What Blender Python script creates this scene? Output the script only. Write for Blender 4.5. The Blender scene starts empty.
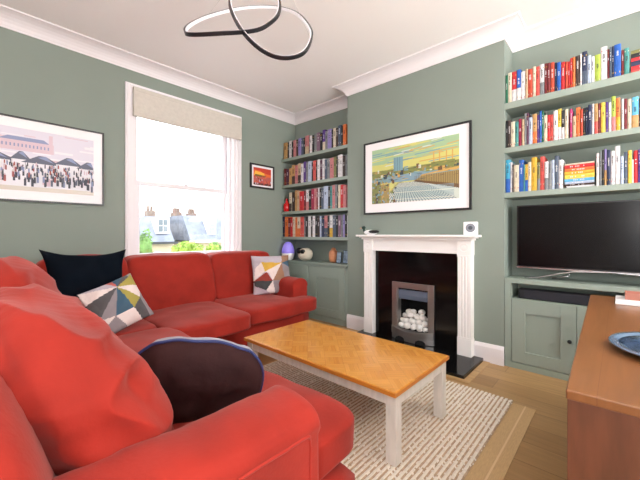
import bpy, bmesh, math, random
from mathutils import Vector, Matrix, noise, Euler
C = bpy.context.scene.collection
PI = math.pi
rnd = random.Random(7)

# ---------------------------------------------------------------- materials
def srgb(r, g, b):
    f = lambda c: (c/255/12.92) if c/255 <= .04045 else ((c/255+.055)/1.055)**2.4
    return (f(r), f(g), f(b), 1)

def mat(name, col, rough=.6, metal=0., var=0., vscale=8., bump=0., bscale=60., sheen=0., spec=.5, emit=None, estr=0., coat=0., stretch=None, col2=None):
    m = bpy.data.materials.new(name); m.use_nodes = True
    nt = m.node_tree; N = nt.nodes; L = nt.links
    p = N['Principled BSDF']
    p.inputs['Base Color'].default_value = col
    p.inputs['Roughness'].default_value = rough
    p.inputs['Metallic'].default_value = metal
    p.inputs['Specular IOR Level'].default_value = spec
    if sheen:
        p.inputs['Sheen Weight'].default_value = sheen
        p.inputs['Sheen Roughness'].default_value = .45
        p.inputs['Sheen Tint'].default_value = (1, .8, .75, 1)
    if coat:
        p.inputs['Coat Weight'].default_value = coat; p.inputs['Coat Roughness'].default_value = .08
    if emit:
        p.inputs['Emission Color'].default_value = emit; p.inputs['Emission Strength'].default_value = estr
    if var or bump:
        tc = N.new('ShaderNodeTexCoord'); mp = N.new('ShaderNodeMapping')
        L.new(tc.outputs['Object'], mp.inputs['Vector'])
        if stretch: mp.inputs['Scale'].default_value = stretch
        if var:
            n = N.new('ShaderNodeTexNoise'); n.inputs['Scale'].default_value = vscale; n.inputs['Detail'].default_value = 5
            L.new(mp.outputs[0], n.inputs['Vector'])
            r = N.new('ShaderNodeMapRange'); r.inputs['From Min'].default_value = .3; r.inputs['From Max'].default_value = .7
            L.new(n.outputs['Fac'], r.inputs['Value'])
            mx = N.new('ShaderNodeMix'); mx.data_type = 'RGBA'
            c2 = col2 or tuple(c*(1-var) for c in col[:3])+(1,)
            mx.inputs['A'].default_value = c2; mx.inputs['B'].default_value = col if col2 else tuple(min(1, c*(1+var*.6)) for c in col[:3])+(1,)
            L.new(r.outputs[0], mx.inputs['Factor']); L.new(mx.outputs['Result'], p.inputs['Base Color'])
        if bump:
            n2 = N.new('ShaderNodeTexNoise'); n2.inputs['Scale'].default_value = bscale; n2.inputs['Detail'].default_value = 3
            L.new(mp.outputs[0], n2.inputs['Vector'])
            b = N.new('ShaderNodeBump'); b.inputs['Strength'].default_value = bump; b.inputs['Distance'].default_value = .01
            L.new(n2.outputs['Fac'], b.inputs['Height']); L.new(b.outputs[0], p.inputs['Normal'])
    return m

def plank_mat(name, c1, c2, along='x', width=.14, length=1.4, rough=.45, gap=(.1, .07, .04, 1), rot=0., mortar=.002, grain=1.):
    m = bpy.data.materials.new(name); m.use_nodes = True
    nt = m.node_tree; N = nt.nodes; L = nt.links; p = N['Principled BSDF']; p.inputs['Roughness'].default_value = rough
    tc = N.new('ShaderNodeTexCoord'); mp = N.new('ShaderNodeMapping'); L.new(tc.outputs['Object'], mp.inputs['Vector'])
    mp.inputs['Rotation'].default_value = (0, 0, rot + (0 if along == 'x' else PI/2))
    b = N.new('ShaderNodeTexBrick'); L.new(mp.outputs[0], b.inputs['Vector'])
    b.inputs['Scale'].default_value = 1; b.inputs['Brick Width'].default_value = length; b.inputs['Row Height'].default_value = width
    b.inputs['Mortar Size'].default_value = mortar; b.inputs['Color1'].default_value = c1; b.inputs['Color2'].default_value = c2
    b.inputs['Mortar'].default_value = gap; b.inputs['Bias'].default_value = 0; b.offset = .37
    mp2 = N.new('ShaderNodeMapping'); L.new(mp.outputs[0], mp2.inputs['Vector']); mp2.inputs['Scale'].default_value = (2.2, 28, 8)
    n = N.new('ShaderNodeTexNoise'); n.inputs['Scale'].default_value = 1.6; n.inputs['Detail'].default_value = 6; n.inputs['Distortion'].default_value = .6
    L.new(mp2.outputs[0], n.inputs['Vector'])
    r = N.new('ShaderNodeMapRange'); r.inputs['To Min'].default_value = 1-.35*grain; r.inputs['To Max'].default_value = 1+.3*grain; L.new(n.outputs['Fac'], r.inputs['Value'])
    mx = N.new('ShaderNodeMix'); mx.data_type = 'RGBA'; mx.blend_type = 'MULTIPLY'; mx.inputs['Factor'].default_value = 1
    L.new(b.outputs['Color'], mx.inputs['A']); L.new(r.outputs[0], mx.inputs['B']); L.new(mx.outputs['Result'], p.inputs['Base Color'])
    return m

def pane_mat(name, tint=(1, 1, 1, 1)):
    m = bpy.data.materials.new(name); m.use_nodes = True
    nt = m.node_tree; N = nt.nodes; L = nt.links; N.remove(N['Principled BSDF'])
    t = N.new('ShaderNodeBsdfTransparent'); t.inputs['Color'].default_value = tint
    g = N.new('ShaderNodeBsdfGlossy'); g.inputs['Roughness'].default_value = .02
    mx = N.new('ShaderNodeMixShader'); mx.inputs[0].default_value = .05
    L.new(t.outputs[0], mx.inputs[1]); L.new(g.outputs[0], mx.inputs[2]); L.new(mx.outputs[0], N['Material Output'].inputs[0])
    return m

M = {}
WALL = srgb(132, 143, 134)
M['wall'] = mat('sage_wall_paint', WALL, .75, var=.03, vscale=2, bump=.03, bscale=300)
M['joinery'] = mat('sage_joinery_paint', srgb(142, 155, 145), .5, var=.03, vscale=3)
M['ceiling'] = mat('ceiling_white', srgb(250, 249, 249), .8)
M['trimw'] = mat('white_gloss_paint', srgb(232, 228, 231), .5)
M['surround'] = mat('white_surround_paint', srgb(244, 242, 240), .45)
M['floor'] = plank_mat('oak_floor', srgb(176, 140, 92), srgb(154, 118, 74), 'y', .19, 1.9, .38, gap=srgb(110, 80, 48), mortar=.0015)
M['oak'] = plank_mat('oak_edging', srgb(186, 152, 104), srgb(170, 136, 88), 'y', .3, 3, .4)
M['red'] = mat('red_velvet', srgb(152, 40, 29), .8, var=.22, vscale=5, bump=.08, bscale=90, sheen=.14, spec=.2)
M['redpipe'] = mat('red_piping', srgb(160, 44, 34), .75, sheen=.15, spec=.2)
M['black'] = mat('black_paint', srgb(20, 20, 22), .4)
M['granite'] = mat('polished_black_granite', srgb(16, 15, 16), .12, var=.4, vscale=120, spec=.35)
M['steel'] = mat('brushed_steel', srgb(176, 174, 172), .32, metal=.9, var=.08, vscale=10, stretch=(1, 1, 40))
M['hood'] = mat('blue_grey_enamel', srgb(96, 106, 124), .4)
M['firedark'] = mat('firebox_black', srgb(14, 14, 14), .8)
M['pebble'] = mat('pale_ceramic_pebble', srgb(226, 224, 220), .7, var=.12, vscale=14)
M['frameblk'] = mat('black_picture_frame', srgb(34, 32, 34), .35)
M['mount'] = mat('white_picture_mount', srgb(240, 238, 240), .5)
M['glass'] = pane_mat('window_glass')
M['blind'] = mat('oatmeal_linen_blind', srgb(200, 194, 184), .9, var=.06, vscale=30, bump=.1, bscale=300)
M['tabletop'] = None
M['washed'] = mat('washed_cream_wood', srgb(214, 206, 196), .6, var=.1, vscale=9, stretch=(6, 6, 1))
M['tvscreen'] = mat('dark_screen', srgb(10, 9, 10), .18, spec=.18)
M['tvbezel'] = mat('black_bezel', srgb(30, 28, 30), .3)
M['silver'] = mat('silver_metal', srgb(190, 188, 190), .25, metal=.9)
M['soundbar'] = mat('soundbar_mesh', srgb(20, 20, 26), .6)
M['white'] = mat('white_plastic', srgb(240, 240, 242), .35)
M['grey'] = mat('grey_plastic', srgb(120, 124, 134), .4)
M['navy'] = mat('navy_velvet', srgb(8, 15, 24), .9, spec=.08, bump=.1, bscale=120, var=.3, vscale=6)
M['brownfab'] = mat('dark_brown_velvet', srgb(50, 28, 28), .8, spec=.12, var=.25, vscale=7, bump=.15, bscale=40)
M['navypipe'] = mat('navy_piping', srgb(34, 44, 92), .6)
M['linenpale'] = mat('pale_grey_linen', srgb(150, 146, 156), .85)
M['rugcream'] = mat('cream_wool', srgb(232, 222, 208), .95, var=.12, vscale=60, bump=.5, bscale=150)
M['rugtan'] = mat('tan_jute', srgb(186, 160, 130), .95, var=.3, vscale=50, bump=.4, bscale=150)
M['underlay'] = mat('tan_jute_underlay', srgb(196, 164, 118), .8, var=.12, vscale=30, stretch=(1, 8, 1))
M['underlay2'] = mat('pale_tan_band', srgb(214, 186, 142), .8)
M['alu'] = mat('black_anodised', srgb(38, 36, 40), .35, metal=.3)
M['led'] = mat('white_light_strip', srgb(226, 222, 228), .5, emit=(1, .97, .95, 1), estr=.15)
M['wire'] = mat('clear_wire', srgb(200, 198, 196), .4)
M['slate'] = mat('slate_roof', srgb(120, 126, 138), .8, var=.25, vscale=3)
M['render'] = mat('pale_render', srgb(206, 190, 160), .9, var=.1, vscale=2)
M['brick'] = mat('brick_orange', srgb(118, 100, 90), .9, var=.2, vscale=6)
M['gutter'] = mat('gutter_dark', srgb(50, 52, 56), .6)
M['glassdark'] = mat('far_window_glass', srgb(90, 100, 106), .2)
M['leafa'] = mat('leaf_yellow_green', srgb(150, 178, 78), .8, var=.3, vscale=2)
M['leafb'] = mat('leaf_green', srgb(104, 140, 72), .8, var=.3, vscale=2)
M['bark'] = mat('bark', srgb(96, 78, 60), .9)
M['ground'] = mat('street_ground', srgb(130, 130, 126), .9)
M['purple'] = mat('lilac_frosted_glass', srgb(150, 136, 226), .3, emit=srgb(150, 130, 240), estr=.25)
M['cream'] = mat('cream_fur', srgb(222, 214, 196), .9, bump=.3, bscale=80)
M['copper'] = mat('orange_tan_cover', srgb(196, 128, 88), .5, var=.15, vscale=20)
M['redglass'] = mat('red_glass', srgb(196, 24, 28), .2)
M['duckgreen'] = mat('dark_green_head', srgb(20, 52, 44), .35)
M['pinkbrown'] = mat('pink_brown_wood', srgb(170, 112, 96), .5)
M['bluedish'] = mat('blue_glazed_ceramic', srgb(84, 108, 136), .08, var=.5, vscale=9, coat=.5, col2=srgb(24, 44, 84))
M['dishrim'] = mat('pale_blue_glaze', srgb(104, 124, 148), .1, coat=.6)
M['dishwell'] = mat('dark_blue_glaze', srgb(20, 32, 56), .06, var=.6, vscale=14, coat=.8, col2=srgb(70, 96, 130))
M['photoblue'] = mat('blue_photo', srgb(150, 172, 196), .4, var=.5, vscale=30)
M['photodark'] = mat('dark_photo_frame', srgb(60, 66, 76), .4)
M['page'] = mat('page_edges', srgb(222, 214, 196), .8)

# chunky oak top laid in a diagonal basket weave
def parquet(name, rot, tile=.105):
    m = bpy.data.materials.new(name); m.use_nodes = True
    nt = m.node_tree; N = nt.nodes; L = nt.links; p = N['Principled BSDF']; p.inputs['Roughness'].default_value = .22
    p.inputs['Coat Weight'].default_value = .25; p.inputs['Coat Roughness'].default_value = .12
    tc = N.new('ShaderNodeTexCoord'); mp = N.new('ShaderNodeMapping'); L.new(tc.outputs['Object'], mp.inputs['Vector']); mp.inputs['Rotation'].default_value = (0, 0, rot)
    ck = N.new('ShaderNodeTexChecker'); ck.inputs['Scale'].default_value = 1/tile; L.new(mp.outputs[0], ck.inputs['Vector'])
    outs = []
    for a in (0, PI/2):
        q = N.new('ShaderNodeMapping'); q.inputs['Rotation'].default_value = (0, 0, a); L.new(mp.outputs[0], q.inputs['Vector'])
        b = N.new('ShaderNodeTexBrick'); b.offset = 0; b.inputs['Scale'].default_value = 1; b.inputs['Brick Width'].default_value = tile; b.inputs['Row Height'].default_value = tile/4
        b.inputs['Mortar Size'].default_value = .0006
        b.inputs['Color1'].default_value = srgb(208, 146, 62); b.inputs['Color2'].default_value = srgb(190, 124, 44) if a else srgb(198, 134, 52); b.inputs['Mortar'].default_value = srgb(160, 100, 38)
        L.new(q.outputs[0], b.inputs['Vector'])
        g = N.new('ShaderNodeMapping'); g.inputs['Scale'].default_value = (6, 60, 6); L.new(q.outputs[0], g.inputs['Vector'])
        n = N.new('ShaderNodeTexNoise'); n.inputs['Scale'].default_value = 1.5; L.new(g.outputs[0], n.inputs['Vector'])
        r = N.new('ShaderNodeMapRange'); r.inputs['To Min'].default_value = .8; r.inputs['To Max'].default_value = 1.2; L.new(n.outputs['Fac'], r.inputs['Value'])
        x = N.new('ShaderNodeMix'); x.data_type = 'RGBA'; x.blend_type = 'MULTIPLY'; x.inputs['Factor'].default_value = 1
        L.new(b.outputs['Color'], x.inputs['A']); L.new(r.outputs[0], x.inputs['B']); outs.append(x)
    mx = N.new('ShaderNodeMix'); mx.data_type = 'RGBA'; L.new(ck.outputs['Fac'], mx.inputs['Factor'])
    L.new(outs[0].outputs['Result'], mx.inputs['A']); L.new(outs[1].outputs['Result'], mx.inputs['B']); L.new(mx.outputs['Result'], p.inputs['Base Color'])
    return m
M['tabletop'] = parquet('parquet_top', PI/4)
M['tableedge'] = mat('varnished_edge', srgb(196, 120, 44), .3)
M['sidewood'] = plank_mat('red_brown_wood_planks', srgb(132, 86, 48), srgb(118, 74, 42), 'x', .24, 5, .32, gap=srgb(112, 64, 36), mortar=.0006, grain=.8)
M['endwood'] = mat('red_brown_end_wood', srgb(104, 62, 42), .4, var=.35, vscale=3.5, stretch=(1, 6, 1.2))

# ---------------------------------------------------------------- mesh helpers
def wloc(o):
    v = Vector((0, 0, 0))
    while o is not None: v += o.location; o = o.parent
    return v

class MB:
    def __init__(s): s.v = []; s.f = []; s.m = []
    def add(s, vs, fs, mi=0):
        b = len(s.v); s.v += [Vector(v) for v in vs]; s.f += [tuple(b+i for i in f) for f in fs]
        s.m += (mi if isinstance(mi, list) else [mi]*len(fs)); return s
    def box(s, x0, x1, y0, y1, z0, z1, mi=0, T=None):
        vs = [Vector((x, y, z)) for x in (x0, x1) for y in (y0, y1) for z in (z0, z1)]
        if T: vs = [T @ v for v in vs]
        return s.add(vs, [(0, 1, 3, 2), (4, 6, 7, 5), (0, 4, 5, 1), (2, 3, 7, 6), (0, 2, 6, 4), (1, 5, 7, 3)], mi)
    def prism(s, pts, axis, a, b, mi=0):
        n = len(pts)
        def P(p, t):
            return {'x': (t, p[0], p[1]), 'y': (p[0], t, p[1]), 'z': (p[0], p[1], t)}[axis]
        vs = [P(p, a) for p in pts]+[P(p, b) for p in pts]
        return s.add(vs, [tuple(range(n))[::-1], tuple(range(n, 2*n))]+[(i, (i+1) % n, n+(i+1) % n, n+i) for i in range(n)], mi)
    def lathe(s, prof, c, seg=24, mi=0, T=None, sx=1, sy=1, cap=True):
        vs = []; fs = []
        for r, z in prof:
            for k in range(seg):
                a = 2*PI*k/seg; v = Vector((c[0]+r*sx*math.cos(a), c[1]+r*sy*math.sin(a), c[2]+z)); vs.append(T @ v if T else v)
        for i in range(len(prof)-1):
            for k in range(seg):
                fs.append((i*seg+k, i*seg+(k+1) % seg, (i+1)*seg+(k+1) % seg, (i+1)*seg+k))
        if cap: fs.append(tuple(range(seg))[::-1]); fs.append(tuple((len(prof)-1)*seg+k for k in range(seg)))
        return s.add(vs, fs, mi)
    def tube(s, pts, r, seg=8, mi=0, closed=False):
        pts = [Vector(p) for p in pts]; n = len(pts); vs = []; fs = []; up = None
        for i, p in enumerate(pts):
            t = (pts[(i+1) % n]-pts[i-1]) if closed else (pts[min(i+1, n-1)]-pts[max(i-1, 0)])
            t.normalize()
            if up is None: up = Vector((0, 0, 1)) if abs(t.z) < .9 else Vector((1, 0, 0))
            a = t.cross(up).normalized(); b = a.cross(t).normalized(); up = b
            for k in range(seg):
                q = 2*PI*k/seg; vs.append(p+a*r*math.cos(q)+b*r*math.sin(q))
        m = n if closed else n-1
        for i in range(m):
            j = (i+1) % n
            for k in range(seg): fs.append((i*seg+k, i*seg+(k+1) % seg, j*seg+(k+1) % seg, j*seg+k))
        if not closed: fs += [tuple(range(seg))[::-1], tuple((n-1)*seg+k for k in range(seg))]
        return s.add(vs, fs, mi)
    def soft(s, c, h, k=6., n=16, T=None, crown=(0, 0, 0), amp=0., freq=4., seed=0., warp=None, wr=0., wdir=(1, 1, 1), mi=0):
        """superellipsoid block: centre c, half sizes h, squareness k"""
        idx = {}; vs = []; fs = []
        def pt(a, b, cc):
            key = (round(a, 5), round(b, 5), round(cc, 5))
            if key in idx: return idx[key]
            l = (abs(a)**k+abs(b)**k+abs(cc)**k)**(1/k)
            x, y, z = a/l, b/l, cc/l
            x2 = x*(1+crown[0]*(1-y*y)*(1-z*z)); y2 = y*(1+crown[1]*(1-x*x)*(1-z*z)); z2 = z*(1+crown[2]*(1-x*x)*(1-y*y))
            p = Vector((x2*h[0], y2*h[1], z2*h[2]))
            nn = Vector((x*abs(x)**2/h[0], y*abs(y)**2/h[1], z*abs(z)**2/h[2])).normalized()
            if warp: p = warp(p, (x, y, z))
            q = Vector(c)+p
            if amp: p = p+nn*amp*noise.noise((q+Vector((seed, seed*2, 0)))*freq)
            if wr:
                w = Vector((q.x*wdir[0], q.y*wdir[1], q.z*wdir[2]))
                p = p+nn*wr*(.5-abs(noise.noise(w+Vector((seed*3, 0, seed))))*2)
            p = (T @ p) if T else p
            idx[key] = len(vs); vs.append(Vector(c)+p); return idx[key]
        for ax in range(3):
            for sg in (-1, 1):
                for i in range(n):
                    for j in range(n):
                        q = []
                        for di, dj in ((0, 0), (1, 0), (1, 1), (0, 1)):
                            a = math.tan((-1+2*(i+di)/n)*PI/4); b = math.tan((-1+2*(j+dj)/n)*PI/4)
                            v = [0, 0, 0]; v[ax] = sg; v[(ax+1) % 3] = a*sg; v[(ax+2) % 3] = b
                            q.append(pt(*v))
                        fs.append(tuple(q))
        return s.add(vs, fs, mi)
    def build(s, name, mats, parent=None, bevel=0., smooth=False, bseg=2, origin=None, angle=None):
        me = bpy.data.meshes.new(name)
        if parent is not None: off = wloc(parent)
        elif origin is not None: off = Vector(origin)
        else:
            xs = [v.x for v in s.v]; ys = [v.y for v in s.v]; zs = [v.z for v in s.v]
            off = Vector(((min(xs)+max(xs))/2, (min(ys)+max(ys))/2, min(zs)))
        me.from_pydata([tuple(v-off) for v in s.v], [], s.f)
        mats = mats if isinstance(mats, (list, tuple)) else [mats]
        for m in mats: me.materials.append(m)
        for p, mi in zip(me.polygons, s.m): p.material_index = mi; p.use_smooth = smooth
        bm = bmesh.new(); bm.from_mesh(me); bmesh.ops.recalc_face_normals(bm, faces=bm.faces[:]); bm.to_mesh(me); bm.free()
        o = bpy.data.objects.new(name, me); C.objects.link(o)
        if parent is not None: o.parent = parent
        else: o.location = off
        if bevel:
            b = o.modifiers.new('bevel', 'BEVEL'); b.width = bevel; b.segments = bseg; b.limit_method = 'ANGLE'; b.angle_limit = .6
        if angle:
            try: me.set_sharp_from_angle(angle=angle)
            except Exception: pass
        return o

def thing(name, label, cat, loc=(0, 0, 0), group=None):
    o = bpy.data.objects.new(name, None); C.objects.link(o); o.location = loc; o.empty_display_size = .1
    o['label'] = label; o['category'] = cat
    if group: o['group'] = group
    return o
def tag(o, label, cat, group=None, kind=None):
    o['label'] = label; o['category'] = cat
    if group: o['group'] = group
    if kind: o['kind'] = kind
    return o
def struct(o, label=None):
    o['kind'] = 'structure'
    if label: o['label'] = label
    return o
SKY, REARW, LEFTW, EXPO = 4.4, 260, 100, 0.40
# ---------------------------------------------------------------- setting
XB, XA, YW, ZC = 3.175, 3.465, 3.72, 2.96         # chimney breast face, alcove back, window wall, ceiling
YB0, YB1 = .74, 2.466                              # chimney breast from right to left
XL, YR = -1.9, -3.0                                # walls behind the camera
WT = .3
struct(MB().box(XL-WT, XA+WT, YR-WT, YW+WT, -.1, 0).build('floor', M['floor'], origin=(0, 0, 0)))
struct(MB().box(XL-WT, XA+WT, YR-WT, YW+WT, ZC, ZC+.1).build('ceiling', M['ceiling'], origin=(0, 0, 0)))
# window wall, with the sash opening
WX0, WX1, WZ0, WZ1 = 1.17, 2.40, .86, 2.64
def wall_y(name, x0, x1, y0, y1, holes, m='wall'):
    mb = MB(); xs = x0
    for (a, b, z0, z1) in holes:
        mb.box(xs, a, y0, y1, 0, ZC); mb.box(a, b, y0, y1, 0, z0); mb.box(a, b, y0, y1, z1, ZC); xs = b
    mb.box(xs, x1, y0, y1, 0, ZC)
    return struct(mb.build(name, M[m], origin=(0, y0, 0)))
wall_y('wall_window', XL-WT, XA+WT, YW, YW+WT, [(WX0, WX1, WZ0, WZ1)])
REAR = [(.9, 2.7, .4, 2.7)]
wall_y('wall_rear', XL-WT, XA+WT, YR-WT, YR, REAR, 'trimw')  # unseen rear wall made white to bounce extra light into the room
mb = MB(); mb.box(XL-WT, XL, YR, -1.9, 0, ZC); mb.box(XL-WT, XL, -1.9, -.2, 0, .5); mb.box(XL-WT, XL, -1.9, -.2, 2.6, ZC); mb.box(XL-WT, XL, -.2, YW, 0, ZC)
struct(mb.build('wall_left', M['trimw'], origin=(XL, 0, 0)))  # unseen left wall, also white for more neutral bounce light
struct(MB().box(XA, XA+WT, YR, YW, 0, ZC).build('wall_right', M['wall'], origin=(XA, 0, 0)))
# chimney breast with its firebox hole
mb = MB()
FY0, FY1, FZ = 1.395, 1.785, .56
mb.box(XB, XA, YB0, FY0, 0, ZC); mb.box(XB, XA, FY1, YB1, 0, ZC); mb.box(XB, XA, FY0, FY1, FZ, ZC); mb.box(XB, XA, FY0, FY1, 0, .05)
struct(mb.build('wall_chimney_breast', M['wall'], origin=(XB, YB0, 0)))
# second right-hand return past the television alcove
YT = -.75
struct(MB().box(XB, XA, YR, YT, 0, ZC).build('wall_right_return', M['wall'], origin=(XB, YT, 0)))

# coving: profile swept round the room outline (mitred)
out = [(XL, YR), (XB, YR), (XB, YT), (XA, YT), (XA, YB0), (XB, YB0), (XB, YB1), (XA, YB1), (XA, YW), (XL, YW)]
prof = [(.0, 2.846), (.008, 2.846), (.012, 2.858), (.018, 2.866), (.028, 2.885), (.044, 2.905), (.066, 2.924), (.092, 2.938), (.120, 2.947), (.135, 2.950), (.140, ZC), (0, ZC)]
def sweep_outline(pts, prof, name, m):
    n = len(pts); vs = []; fs = []
    for i in range(n):
        p, a, b = Vector(pts[i]), Vector(pts[i-1]), Vector(pts[(i+1) % n])
        d1 = (p-a).normalized(); d2 = (b-p).normalized()
        n1 = Vector((-d1.y, d1.x)); n2 = Vector((-d2.y, d2.x)); mit = (n1+n2)/(1+n1.dot(n2))
        for (o, z) in prof: q = p+mit*o; vs.append((q.x, q.y, z))
    k = len(prof)
    for i in range(n):
        j = (i+1) % n
        for e in range(k-1): fs.append((i*k+e, i*k+e+1, j*k+e+1, j*k+e))
    return struct(MB().add(vs, fs).build(name, m, origin=(0, 0, 0)))
sweep_outline(out, prof, 'trim_1', M['trimw'])
# baseboards
def bb(name, x0, x1, y0, y1, ax):
    h = .165; t = .018; mb = MB()
    if ax == 'x-': mb.prism([(x1, 0), (x1-t, 0), (x1-t, h-.03), (x1-t+.006, h-.015), (x1-.006, h), (x1, h)], 'y', y0, y1)
    if ax == 'y-': mb.prism([(y1, 0), (y1-t, 0), (y1-t, h-.03), (y1-t+.006, h-.015), (y1-.006, h), (y1, h)], 'x', x0, x1)
    if ax == 'x+': mb.prism([(x0, 0), (x0+t, 0), (x0+t, h-.03), (x0+t-.006, h-.015), (x0+.006, h), (x0, h)], 'y', y0, y1)
    if ax == 'y+': mb.prism([(y0, 0), (y0+t, 0), (y0+t, h-.03), (y0+t-.006, h-.015), (y0+.006, h), (y0, h)], 'x', x0, x1)
    struct(mb.build(name, M['trimw']))
bb('baseboard_chimney_right', 0, XB, YB0, .983, 'x-'); bb('baseboard_chimney_left', 0, XB, 2.165, YB1, 'x-')
bb('baseboard_window', XL, XB, 0, YW, 'y-'); bb('baseboard_left', XL, 0, YR, YW-.02, 'x+'); bb('baseboard_rear', XL+.02, XB, YR, 0, 'y+')
bb('baseboard_right', 0, XB, YR+.02, YT, 'x-')

# ---------------------------------------------------------------- the sash window
YS = 3.84
win = bpy.data.objects.new('window_1', None); C.objects.link(win); win.location = (1.78, YW, WZ0); win['kind'] = 'structure'; win['label'] = 'white painted sash window above the red sofa'
mb = MB()   # architrave
mb.box(1.088, 1.176, YW-.028, YW, .80, 2.705); mb.box(2.395, 2.470, YW-.028, YW, .80, 2.705); mb.box(1.176, 2.395, YW-.028, YW, 2.64, 2.705)
mb.box(1.100, 1.125, YW-.04, YW-.028, .80, 2.693); mb.box(2.435, 2.458, YW-.04, YW-.028, .80, 2.693); mb.box(1.125, 2.435, YW-.04, YW-.028, 2.675, 2.693)
mb.build('architrave', M['trimw'], win, bevel=.004)
mb = MB(); mb.box(1.165, 1.205, YW, YW+WT-.05, WZ0, WZ1); mb.box(2.36, 2.405, YW, YW+WT-.05, WZ0, WZ1); mb.box(1.2, 2.37, YW, YW+WT-.05, 2.6, WZ1+.005)
mb.box(2.33, 2.36, YW+.06, YW+.10, WZ0, 2.6); mb.box(1.205, 1.225, YW+.06, YW+.10, WZ0, 2.6)
mb.build('window_frame', M['trimw'], win, bevel=.003)
MB().box(1.06, 2.50, YW-.07, YW+.25, .835, .868).build('window_sill', M['trimw'], win, bevel=.006)
def sash(name, y, x0, x1, z0, z1, st, top, bot):
    mb = MB(); mb.box(x0, x0+st, y, y+.04, z0, z1); mb.box(x1-st, x1, y, y+.04, z0, z1); mb.box(x0+st, x1-st, y, y+.04, z1-top, z1); mb.box(x0+st, x1-st, y, y+.04, z0, z0+bot)
    o = mb.build(name, M['trimw'], win, bevel=.004)
    MB().box(x0+st-.005, x1-st+.005, y+.018, y+.022, z0+bot-.005, z1-top+.005).build('glass_pane', M['glass'], o)
sash('upper_sash', YS+.045, 1.205, 2.36, 1.69, 2.60, .055, .05, .045)
sash('lower_sash', YS-.0, 1.225, 2.33, .868, 1.735, .045, .048, .07)
mb = MB(); mb.box(1.765, 1.80, YS-.012, YS+.01, 1.735, 1.748); mb.lathe([(.012, 0), (.014, .006), (.006, .014)], (1.782, YS-.002, 1.748), 12)
mb.build('sash_lock', M['white'], win)
# other windows behind the camera light the room
for i, (a, b, z0, z1) in enumerate(REAR):
    w = bpy.data.objects.new(f'window_{i+2}', None); C.objects.link(w); w.location = ((a+b)/2, YR, z0); w['kind'] = 'structure'
    mb = MB(); y = YR-.15
    mb.box(a, a+.07, y, y+.06, z0, z1); mb.box(b-.07, b, y, y+.06, z0, z1); mb.box(a, b, y, y+.06, z0, z0+.07); mb.box(a, b, y, y+.06, z1-.07, z1); mb.box(a, b, y, y+.06, (z0+z1)/2-.03, (z0+z1)/2+.03)
    mb.build('window_frame', M['trimw'], w)
w = bpy.data.objects.new('window_3', None); C.objects.link(w); w.location = (XL, -1.05, .5); w['kind'] = 'structure'
mb = MB(); x = XL-.2
mb.box(x, x+.06, -1.9, -1.83, .5, 2.6); mb.box(x, x+.06, -.27, -.2, .5, 2.6); mb.box(x, x+.06, -1.83, -.27, .5, .57); mb.box(x, x+.06, -1.83, -.27, 2.53, 2.6); mb.box(x, x+.06, -1.83, -.27, 1.5, 1.56)
mb.build('window_frame', M['trimw'], w)

# roman blind, drawn up in folds
bl = thing('roman_blind', 'oatmeal linen roman blind pulled up at the top of the sash window', 'blind', (1.78, YW-.05, 2.66))
mb = MB(); X0, X1 = 1.150, 2.432
MB().box(X0, X1, YW-.075, YW-.042, 2.62, 2.66).build('headrail', M['blind'], bl, bevel=.004)
prof = [(-.072, 2.645), (-.078, 2.56), (-.085, 2.47), (-.088, 2.40), (-.083, 2.365), (-.070, 2.355), (-.060, 2.38), (-.062, 2.43), (-.055, 2.42), (-.048, 2.37), (-.040, 2.365), (-.042, 2.43), (-.042, 2.645)]
N_ = 24; vs = []; fs = []
for i in range(N_+1):
    x = X0+(X1-X0)*i/N_; sag = -.006*math.sin(PI*i/N_)+.003*noise.noise((x*5, 0, 0))
    for (dy, z) in prof: vs.append((x, YW+dy+.003*noise.noise((x*6, z*9, 1)), z+(sag if z < 2.6 else 0)+.02*(x-X0)/(X1-X0)))
k = len(prof)
for i in range(N_):
    for e in range(k): fs.append((i*k+e, i*k+(e+1) % k, (i+1)*k+(e+1) % k, (i+1)*k+e))
fs += [tuple(range(k)), tuple(N_*k+e for e in range(k))]
mb.add(vs, fs).build('blind_fabric', M['blind'], bl)
cl = thing('blind_cord', 'thin white pull cord hanging at the right edge of the window', 'cord', (2.425, YW-.05, 1.55))
MB().tube([(2.425, YW-.052, 2.36), (2.426, YW-.052, 1.9), (2.425, YW-.052, 1.56)], .003, 6).build('cord', M['white'], cl)
MB().lathe([(.003, 0), (.009, .01), (.009, .04), (.003, .055)], (2.425, YW-.052, 1.51), 10).build('cord_weight', M['white'], cl)

# ---------------------------------------------------------------- alcove joinery
def shelf(z, y0, y1, th, label):
    o = MB().box(XB+.004, XA, y0, y1, z-th, z).build('alcove_shelf', M['joinery'], bevel=.002); tag(o, label, 'shelf')
RS = {'RA': 2.29, 'RB': 1.90, 'RC': 1.51}; LS = {'LA': 2.26, 'LB': 1.87, 'LC': 1.48, 'LD': 1.11}
shelf(2.29, YT, YB0, .055, 'sage green painted shelf right of the fireplace, topmost, under the red and blue books')
shelf(1.90, YT, YB0, .045, 'sage green painted shelf right of the fireplace, middle of the three')
shelf(1.51, YT, YB0, .045, 'sage green painted shelf right of the fireplace, directly above the television')
shelf(2.26, YB1, YW, .04, 'sage green shelf in the alcove beside the window, topmost')
shelf(1.87, YB1, YW, .04, 'sage green shelf in the alcove beside the window, second down')
shelf(1.48, YB1, YW, .04, 'sage green shelf in the window alcove with the red bottle')
shelf(1.11, YB1, YW, .04, 'sage green shelf in the window alcove, lowest, above the lilac lamp')

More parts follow.
